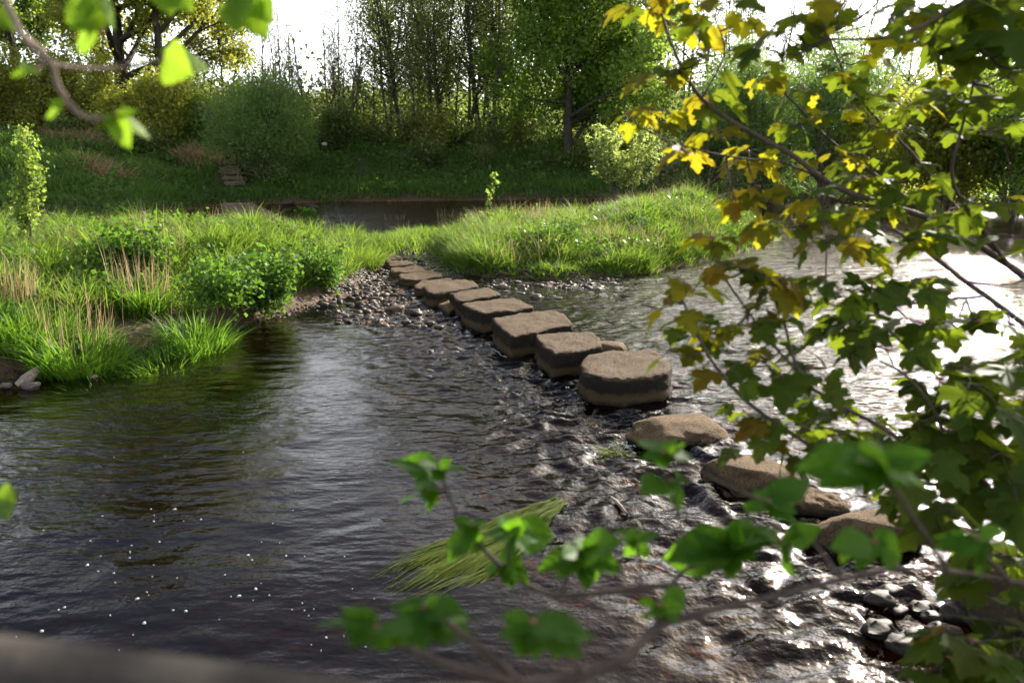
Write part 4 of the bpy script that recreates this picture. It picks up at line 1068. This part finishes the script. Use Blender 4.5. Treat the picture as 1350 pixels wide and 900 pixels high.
for pts, ra, rb in BR:
    p = br3(pts); brs.append((p, np.linspace(ra*.72, rb*.8, len(p))))
# the trunk off to the right that carries them
for end in (brs[0][0][0], brs[5][0][0], brs[6][0][0], brs[4][0][0]):
    zz = end[2]; q = np.array([so[0]+.1, so[1]+.05, max(.9, zz-.7)])
    brs.append((poly3([q, (q+end)/2+np.array([0, 0, .05]), end], 5), np.linspace(.035, .018, 11)))
brs.append((poly3([so+[0, 0, -.5], so+[.05, .02, .8], so+[.15, .05, 2], so+[.2, .1, 3.6], so+[.1, .2, 5]], 6), np.linspace(.085, .03, 25)))
allp = np.concatenate([b[0] for b in brs[:len(BR)]])
# leaf clusters (px, py, depth, leaf count, size m, young share)
CL = []
def add(l): CL.extend(l)
add([(880, 5, 1.95, 6, .075, .6), (850, 20, 2.0, 4, .08, .5), (905, 45, 2.0, 5, .085, .55), (880, 110, 2.05, 5, .08, .75), (860, 160, 2.1, 5, .07, .9), (835, 165, 2.1, 4, .055, 1), (905, 215, 2.1, 4, .08, 1), (935, 190, 2.1, 4, .075, .8), (925, 90, 2.0, 5, .085, .5), (950, 30, 1.95, 5, .09, .4), (985, 25, 1.9, 4, .09, .5), (930, 140, 2.05, 4, .08, .6)])
add([(970, 275, 2.1, 4, .07, 1), (1000, 260, 2.1, 4, .075, .8), (985, 215, 2.15, 4, .08, .9), (1010, 110, 2.2, 5, .09, .3), (1030, 60, 1.8, 4, .10, .3), (1060, 40, 1.7, 5, .10, .3), (1080, 15, 1.65, 4, .09, .6), (1010, 80, 1.8, 4, .1, .2), (1060, 130, 2.3, 4, .09, .4), (1050, 180, 2.25, 5, .09, .4), (1090, 165, 2.35, 5, .09, .3), (1110, 110, 2.4, 4, .09, .4), (1140, 90, 2.4, 4, .09, .5), (1150, 140, 2.45, 5, .09, .4), (1180, 190, 2.4, 5, .10, .3), (1130, 220, 2.3, 5, .10, .4), (1080, 215, 2.2, 4, .09, .4), (1175, 40, 1.7, 4, .09, .3), (1210, 25, 1.75, 4, .10, .2), (1215, 75, 1.9, 3, .09, .3), (1150, 180, 2.4, 4, .09, .5), (1200, 150, 2.4, 4, .09, .4)])
add([(1270, 40, 1.9, 6, .13, .05), (1310, 30, 1.85, 6, .14, 0), (1340, 70, 1.85, 6, .14, 0), (1290, 80, 1.95, 5, .13, .1), (1255, 120, 2.1, 5, .11, .3), (1325, 120, 1.95, 5, .13, 0), (1290, 150, 2.1, 4, .12, .1), (1240, 8, 1.75, 4, .11, .1), (1345, 5, 1.8, 5, .14, 0), (1265, 190, 2.15, 3, .10, .1), (1330, 170, 2.2, 3, .1, .1)])
add([(1010, 310, 2.1, 5, .085, .8), (1045, 305, 2.1, 5, .09, .6), (1085, 290, 2.1, 5, .10, .4), (1120, 300, 2.1, 5, .10, .4), (1160, 285, 2.15, 5, .10, .3), (1200, 270, 2.2, 5, .10, .3), (1140, 250, 2.2, 5, .10, .4), (1090, 330, 2.0, 4, .09, .4), (1180, 330, 2.1, 5, .11, .2), (1230, 320, 2.2, 5, .11, .15), (1260, 290, 2.3, 4, .10, .2), (1130, 335, 2.0, 4, .10, .4), (1060, 270, 2.15, 4, .09, .6), (1215, 235, 2.3, 4, .1, .2), (1300, 285, 2.3, 4, .11, .1), (1335, 330, 2.4, 4, .12, .1)])
add([(940, 325, 1.85, 4, .06, .8), (960, 360, 1.85, 4, .065, .8), (985, 365, 1.85, 4, .07, .6), (1010, 375, 1.85, 5, .08, .5), (1030, 380, 1.8, 5, .08, .5), (905, 390, 1.72, 4, .065, .5), (895, 410, 1.72, 3, .055, .8), (905, 440, 1.75, 5, .075, .3), (930, 465, 1.75, 5, .075, .3), (890, 475, 1.73, 4, .065, .4), (960, 445, 1.8, 5, .075, .5), (985, 440, 1.85, 4, .07, .6), (1015, 425, 1.85, 5, .08, .3), (1050, 395, 1.9, 4, .08, .4), (1085, 385, 2.0, 5, .10, .1), (1120, 400, 2.0, 5, .11, .05)])
add([(1150, 390, 2.0, 5, .11, 0), (1190, 400, 2.05, 5, .12, .05), (1225, 385, 2.1, 4, .11, .05), (1140, 440, 1.85, 5, .12, 0), (1110, 460, 1.85, 5, .12, 0), (1170, 480, 1.85, 4, .12, 0), (1260, 440, 2.2, 3, .11, 0), (1220, 445, 1.95, 4, .12, 0), (1290, 440, 2.2, 3, .11, 0), (1040, 470, 1.8, 5, .09, .1), (1000, 490, 1.78, 5, .09, .05), (960, 500, 1.75, 4, .08, .1), (1030, 510, 1.8, 5, .09, 0), (1070, 500, 1.8, 4, .10, .1), (1095, 545, 1.85, 4, .10, 0), (1130, 575, 1.85, 4, .11, .0), (985, 560, 1.75, 5, .09, 0), (1020, 570, 1.75, 5, .10, .1), (1060, 580, 1.8, 5, .11, 0), (1000, 600, 1.75, 4, .09, .1), (1100, 595, 1.8, 4, .11, 0)])
add([(1240, 520, 1.9, 5, .13, 0), (1280, 525, 1.95, 5, .13, 0), (1320, 500, 2.0, 4, .13, 0), (1290, 560, 1.9, 5, .14, 0), (1250, 590, 1.9, 5, .14, 0), (1330, 580, 1.9, 5, .14, 0), (1200, 570, 1.85, 4, .13, 0), (1320, 620, 1.9, 5, .14, 0), (1270, 640, 1.9, 4, .14, 0), (1335, 660, 1.9, 4, .14, 0), (1345, 450, 2.2, 4, .12, 0), (1200, 620, 1.8, 4, .13, 0), (1180, 660, 1.8, 4, .13, 0), (1250, 690, 1.8, 4, .12, 0), (1320, 750, 1.8, 4, .13, 0), (1340, 790, 1.7, 5, .13, 0)])
add([(1245, 868, 1.5, 5, .085, .05), (1282, 858, 1.5, 6, .09, .05), (1315, 850, 1.55, 6, .09, 0), (1340, 880, 1.55, 6, .1, 0), (1290, 895, 1.45, 6, .09, .05), (1350, 845, 1.6, 5, .1, 0), (1225, 895, 1.45, 4, .08, .1)])
for _ in range(60):
    CL.append((r8.uniform(1120, 1500), r8.uniform(-520, -40), r8.uniform(2.0, 3.6), 6, .13, .1))
# the rest of the crown, above and to the right of the picture (it shades the near water)
for _ in range(70):
    px = r8.uniform(1370, 1750); py = r8.uniform(-250, 760); CL.append((px, py, r8.uniform(1.9, 3.4), 6, .14, .05))
CL = [c if c[0] < 1010 else (c[0], c[1], c[2], c[3]+1, c[4]*(1.0 if c[1] > 370 else .98), c[5]) for c in CL]
CL = [(c[0], c[1], c[2], c[3]+2, c[4]*1.18, c[5]) if c[0] < 1010 and c[1] < 420 else c for c in CL]
LP, LD, LN_, LS, LY = [], [], [], [], []
pet = []; bp = []
for px, py, dep, n_, s, yf in CL:
    c = PD(px, py-14*s/.09, dep*r8.uniform(.95, 1.06))
    d = np.linalg.norm(allp-c, axis=1); j = int(d.argmin()); q = allp[j]
    mid = (q+c)/2+np.array([0, 0, -.03*d[j]/.2]); pet.append((poly3([q, mid, c], 3), np.linspace(.003, .0018, 7)))
    a0 = r8.random()*6.28
    bp.append(c)
    for k in range(n_):
        a = a0+k*6.283/n_+r8.normal(0, .35); el = r8.uniform(-.75, .12)
        dv = np.array([math.cos(a)*math.cos(el), math.sin(a)*math.cos(el), math.sin(el)])
        pl = s*r8.uniform(.25, .8); e = c+dv*pl+np.array([0, 0, .012])
        pet.append((np.array([c, (c+e)/2+[0, 0, .008], e]), np.array([.0013, .0011, .0009])))
        LP.append(e); dd = dv.copy(); dd[2] -= r8.uniform(.0, .5); LD.append(dd)
        nn = np.array([0, 0, 1.0])+r8.normal(0, .28, 3)+dv*.35; LN_.append(nn); LS.append(s*r8.uniform(.55, 1.0)*(.82 if px < 1250 else .9)); LY.append(r8.random() < yf*(1.1 if px < 1010 else (.9 if py < 345 else .5)))
LP, LD, LN_, LS, LY = map(np.array, (LP, LD, LN_, LS, LY))
def rel(V, o): return V-np.asarray(o)[None]
V, F = tubes(brs, 7); obj('branches', mesh('branches', rel(jitter3(V, 30, .0012, 1), so), F, True), M['twig'], syc)
V, F = tubes(pet, 4); obj('leaf_stalks', mesh('leaf_stalks', rel(V, so), F, True), M['twig'], syc)
for nm, msk, mt in (('leaves', ~LY, 'syc'), ('young_leaves', LY, 'sycyoung')):
    ids = np.where(msk)[0]; kk = r8.integers(0, len(SYCS), len(ids))
    V, F = join([place_leaves(SYCS[k], LP[ids[kk == k]], LD[ids[kk == k]], LN_[ids[kk == k]], LS[ids[kk == k]]*1.05) for k in range(len(SYCS))])
    o = obj(nm, mesh(nm, rel(V, so), F, True), M[mt], syc)
    if nm == 'young_leaves': o['label'] = 'young yellow and orange leaves'
c = np.array(bp); c = c[r8.random(len(c)) < .4]
V, F = scatter_rocks(np.zeros((1, 3)), np.array([.007]), 9); bud_me = mesh('bud', V, F, True); bud_me.materials.append(M['bud'])
for q in c: obj('bud', bud_me, None, syc, tuple(q-so))

# elm branch across the bottom
def leafbranch(name, lab, cat, twigs, nodes, mat, bark, loc, seed, flip=1.0):
    r = np.random.default_rng(seed); root = empty(name, loc); tag(root, lab, cat); lo = np.array(loc); nh = np.array([0, -.95, .55]) if name == 'hazel_branch' else np.array([0, -.45, .9])
    bb = []
    for pts, ra, rb in twigs:
        p = poly3([PD(*q) if not isinstance(q, np.ndarray) else q for q in pts], 6); bb.append((p, np.linspace(ra, rb, len(p))))
    P, D, Nn, Sz, bud = [], [], [], [], []; al = np.concatenate([b[0] for b in bb])
    for nx, ny, dep, tips in nodes:
        c = PD(nx, ny, dep); bud.append(c)
        j = int(np.linalg.norm(al-c, axis=1).argmin())
        if np.linalg.norm(al[j]-c) > .004: bb.append((poly3([al[j], (al[j]+c)/2+[0, 0, -.004], c], 3), np.linspace(.0022, .0014, 7)))
        if len(tips) > 1 and name == 'elm_branch': tips = list(tips)+[(nx+(tx-nx)*r.uniform(.4, .9)+r.normal(0, 20), ny+(ty-ny)*r.uniform(.4, .9)+r.normal(0, 16)) for tx, ty in tips for _ in range(3)]
        for tx, ty in tips:
            t = PD(tx, ty, dep*(1+r.normal(0, .035)))
            v = t-c; L = np.linalg.norm(v)
            P.append(c+v*.06); D.append(v); n_ = nh+r.normal(0, .33, 3); Nn.append(n_); Sz.append(L*(1.0 if name == 'hazel_branch' else .72))
    V, F = tubes(bb, 8); obj('twigs', mesh('twigs', rel(jitter3(V, 60, .0006, 2), lo), F, True), bark, root)
    V, F = place_leaves(ELM, np.array(P), np.array(D), np.array(Nn), np.array(Sz)); obj('leaves', mesh('leaves', rel(V, lo), F, True), mat, root)
    for q in bud: obj('bud', bud_me, None, root, tuple(q-lo), scale=(.6,)*3)
    return root
E = .95
leafbranch('elm_branch', 'leaning brown branch with blurred toothed green leaves low across the front', 'branch',
 [([np.array([2.25, 1.45, .4]), np.array([2.2, 1.5, .9]), (2000, 900, 1.6)], .02, .0045),
  ([(2000, 900, 1.6), (1500, 800, 1.25), (1330, 765, 1.08), (1250, 752, 1.0), (1180, 750, .98), (1110, 763, .95), (1020, 785, .92), (930, 806, .88), (868, 826, .85), (830, 862, .8), (770, 888, .78), (690, 903, .77), (520, 914, .75)], .0018, .0062),
  ([(868, 826, .85), (878, 790, .9), (885, 772, .95), (800, 780, 1.0), (740, 785, 1.02), (690, 768, 1.04), (640, 726, 1.05), (612, 695, 1.05), (592, 655, 1.05), (579, 618, 1.05)], .005, .002),
  ([(885, 772, .95), (905, 750, .97), (945, 738, .98), (966, 722, 1.0)], .003, .002),
  ([(740, 785, 1.02), (752, 750, 1.02), (766, 726, 1.02)], .0025, .0018),
  ([(690, 768, 1.04), (672, 745, 1.04), (671, 698, 1.04)], .0025, .0018),
  ([(690, 903, .77), (640, 860, .72), (590, 820, .73), (558, 800, .74)], .004, .0022),
  ([(690, 903, .77), (600, 880, .66), (530, 850, .64), (497, 828, .63)], .004, .0022),
  ([(770, 888, .78), (735, 850, .74), (702, 822, .7)], .003, .002),
  ([(1180, 745, .98), (1160, 720, .9), (1152, 712, .88)], .003, .002),
  ([(1250, 752, 1.0), (1190, 660, .78), (1160, 608, .68)], .003, .0018),
  ([(1110, 763, .95), (1060, 700, .95), (1015, 662, .95)], .003, .0018),
  ([(1330, 765, 1.08), (1300, 730, .9), (1290, 708, .85)], .003, .002)],
 [(580, 620, 1.05, [(512, 600), (609, 612), (540, 634)]), (579, 645, 1.05, [(513, 656), (549, 674)]), (622, 692, 1.05, [(584, 714), (652, 688), (600, 728)]),
  (672, 700, 1.04, [(632, 700), (706, 690), (722, 712), (700, 722)]), (671, 745, 1.04, [(632, 757), (702, 758), (660, 778), (690, 742)]),
  (766, 726, 1.02, [(734, 737), (792, 700), (735, 760), (832, 752), (778, 776), (815, 722)]), (840, 712, 1.0, [(872, 700), (812, 708)]),
  (966, 722, 1.0, [(848, 738), (890, 712), (912, 698), (1036, 688), (1003, 738), (960, 764), (928, 757), (985, 700)]),
  (877, 596, .95, [(836, 602), (926, 602), (900, 582)]), (884, 634, .97, [(860, 642), (902, 632)]), (870, 797, .85, [(838, 790), (908, 802), (882, 814)]),
  (1012, 660, .95, [(988, 640), (1062, 650), (1032, 694), (990, 668), (1060, 675)]), (1030, 715, .95, [(985, 692), (1052, 742), (1062, 716)]),
  (497, 828, .63, [(403, 808), (468, 852), (438, 796), (540, 850)]), (560, 800, .74, [(513, 822), (545, 884), (622, 842), (592, 786), (602, 862)]),
  (702, 820, .7, [(642, 838), (788, 872), (682, 884), (748, 842)]), (1152, 713, .88, [(1096, 737), (1208, 742), (1130, 757)]),
  (1290, 709, .85, [(1218, 722), (1348, 722), (1300, 757)]), (1160, 610, .68, [(1058, 642), (1248, 592), (1128, 578), (1150, 662), (1222, 642)])],
 M['elm'], M['twig'], tuple(PD(2000, 900, 1.6)), 3)
leafbranch('hazel_branch', 'grey twig with blurred fresh leaves hanging in the top left corner', 'branch',
 [([np.array([-1.6, .7, .3]), np.array([-1.55, .8, 1.5]), np.array([-1.4, 1.0, 2.3]), (-300, -250, 1.2)], .024, .004),
  ([(-300, -250, 1.2), (-60, -110, .9), (3, -5, .82), (28, 45, .8), (50, 70, .8), (68, 84, .8), (75, 110, .8), (95, 140, .8), (115, 155, .8), (130, 157, .8), (142, 158, .8)], .0038, .0024),
  ([(68, 84, .8), (100, 90, .82), (160, 90, .86), (215, 78, .88)], .003, .0018),
  ([(28, 45, .8), (60, 68, .9)], .003, .002),
  ([(-60, -110, .9), (60, -60, .85), (120, -20, .8), (132, 45, .78)], .003, .0018), ([(-300, -250, 1.2), (100, -140, .95), (280, -50, .85), (318, -12, .82)], .004, .002)],
 [(133, 42, .78, [(95, 55), (104, 18), (88, -5), (118, 8)]), (128, -12, .78, [(156, 34), (108, 25)]), (215, 74, .88, [(238, 92), (275, 84), (242, 60)]), (48, 92, .8, [(15, 97), (32, 88)]), (88, 140, .8, [(58, 150), (66, 132)]), (152, 152, .8, [(166, 190), (138, 165), (198, 176), (140, 148), (178, 145)]), (318, -10, .82, [(346, 42), (352, 18), (308, 28), (330, 30)]), (-12, 12, .85, [(12, 30)]), (215, -22, .85, [(222, 8), (245, 4)])],
 M['hazel'], M['hazelbark'], tuple(PD(-300, -250, 1.2)), 6)
# single leaves entering on the left edge
leafbranch('hazel_sprig', 'small bright leaf sprig poking in at the left frame edge', 'branch', [([np.array([-1.1, .75, .4]), np.array([-.95, .8, 1.3]), (-120, 700, .9)], .006, .0026), ([(-120, 700, .9), (-40, 665, .9), (-8, 658, .9)], .003, .0015)], [(-8, 658, .9, [(14, 660), (6, 678)])], M['hazel'], M['hazelbark'], tuple(PD(-120, 700, .9)), 8)
# weathered rail in the near left corner
fr = empty('wooden_fence', (-.35, .32, .7)); tag(fr, 'weathered grey wooden rail blurred across the near left corner', 'fence')
lo = np.array(fr.location)
a, b = PD(-260, 885, .42), PD(1300, 1080, .46)
V, F = tubes([(poly3([a, a*.7+b*.3+[0, 0, .002], a*.35+b*.65, b], 5), np.full(16, .03))], 12); obj('rail', mesh('rail', rel(jitter3(V, 20, .003, 4), lo), F, True), M['rail'], fr)
for q in (a*.95+b*.05, a*.05+b*.95):
    V, F = tubes([(np.array([q+[0, .03, -.01], q+[0, .03, -.6], [q[0], q[1]+.03, .5]]), np.array([.04, .045, .045]))], 10); obj('post', mesh('post', rel(V, lo), F, True), M['rail'], fr)

# ------------------------------------------------------------------ light, sky, camera, render
AZ, EL = R(35), R(25)
sd = Vector((math.sin(AZ)*math.cos(EL), math.cos(AZ)*math.cos(EL), math.sin(EL)))
sl = bpy.data.lights.new('sun', 'SUN'); sl.energy = 5.0; sl.angle = R(.6); sl.color = (1, .93, .82)
so_ = bpy.data.objects.new('sun', sl); COL.objects.link(so_); so_.rotation_euler = sd.to_track_quat('Z', 'Y').to_euler(); so_.location = (20, 20, 20)
w = bpy.data.worlds.new('World'); S.world = w; w.use_nodes = True; nt = w.node_tree; nt.nodes.clear()
sky = nt.nodes.new('ShaderNodeTexSky'); sky.sky_type = 'NISHITA'; sky.sun_disc = False; sky.sun_elevation = EL; sky.sun_rotation = AZ
sky.air_density = .9; sky.dust_density = 4.5; sky.ozone_density = .3
bg = nt.nodes.new('ShaderNodeBackground'); bg.inputs[1].default_value = .085
wo = nt.nodes.new('ShaderNodeOutputWorld'); tc = nt.nodes.new('ShaderNodeTexCoord'); sp = nt.nodes.new('ShaderNodeSeparateXYZ'); nt.links.new(tc.outputs['Generated'], sp.inputs[0])
mpc = nt.nodes.new('ShaderNodeMapping'); mpc.inputs['Scale'].default_value = (1, 1, 3.2); nt.links.new(tc.outputs['Generated'], mpc.inputs[0])
cn = noise_(nt, mpc.outputs[0], 2.1, 6, .55)
band = ramp(nt, sp.outputs[2], [(.0, (1, 1, 1)), (.27, (1, 1, 1)), (.47, (0, 0, 0))])
side = ramp(nt, sp.outputs[1], [(.25, (0, 0, 0)), (.7, (1, 1, 1))])
south_fill = math_(nt, 'MULTIPLY', ramp(nt, math_(nt, 'MULTIPLY', sp.outputs[1], -1.0), [(.05, (0, 0, 0)), (.5, (.6, .6, .6))]), ramp(nt, sp.outputs[2], [(.0, (1, 1, 1)), (.55, (1, 1, 1)), (.8, (0, 0, 0))]))  # unseen cloud bank behind the camera, added as fill for the wood fronts
cm = math_(nt, 'MULTIPLY', math_(nt, 'ADD', math_(nt, 'MULTIPLY', band, side), south_fill), ramp(nt, cn, [(.30, (.45, .45, .45)), (.6, (1, 1, 1))]), True)
dt = nt.nodes.new('ShaderNodeVectorMath'); dt.operation = 'DOT_PRODUCT'; nt.links.new(tc.outputs['Generated'], dt.inputs[0]); dt.inputs[1].default_value = sd
glow = math_(nt, 'ADD', 1.0, math_(nt, 'MULTIPLY', math_(nt, 'POWER', math_(nt, 'MAXIMUM', dt.outputs['Value'], 0.0), 14.0), 3.2))
veil = nt.nodes.new('ShaderNodeVectorMath'); veil.operation = 'SCALE'; veil.inputs[0].default_value = (14.6, 15.0, 15.9); nt.links.new(glow, veil.inputs['Scale'])
cloudy = mixc(nt, cm, sky.outputs[0], veil.outputs[0])
nt.links.new(cloudy, bg.inputs[0]); nt.links.new(bg.outputs[0], wo.inputs[0])
cd = bpy.data.cameras.new('camera'); cd.sensor_width = 36; cd.lens = 36*FPX/1350; cd.clip_start = .05; cd.clip_end = 2000
cd.dof.use_dof = True; cd.dof.focus_distance = 8.5; cd.dof.aperture_fstop = 3.5
co = bpy.data.objects.new('camera', cd); COL.objects.link(co); co.location = CAM; co.rotation_euler = (math.pi/2-PITCH, 0, 0)
S.camera = co
S.render.engine = 'CYCLES'
cy = S.cycles; cy.max_bounces = 8; cy.diffuse_bounces = 4; cy.glossy_bounces = 3; cy.transmission_bounces = 5; cy.transparent_max_bounces = 8
cy.sample_clamp_indirect = 6; cy.sample_clamp_direct = 0; cy.caustics_reflective = False; cy.caustics_refractive = False
cy.use_denoising = True; cy.denoiser = 'OPENIMAGEDENOISE'
try: cy.denoising_input_passes = 'RGB_ALBEDO_NORMAL'; cy.denoising_prefilter = 'ACCURATE'
except Exception: pass
cy.use_adaptive_sampling = True; cy.adaptive_threshold = .015
vs = S.view_settings; vs.view_transform = 'Standard'; vs.look = 'None'; vs.exposure = 1.35; vs.gamma = 1; vs.use_curve_mapping = False
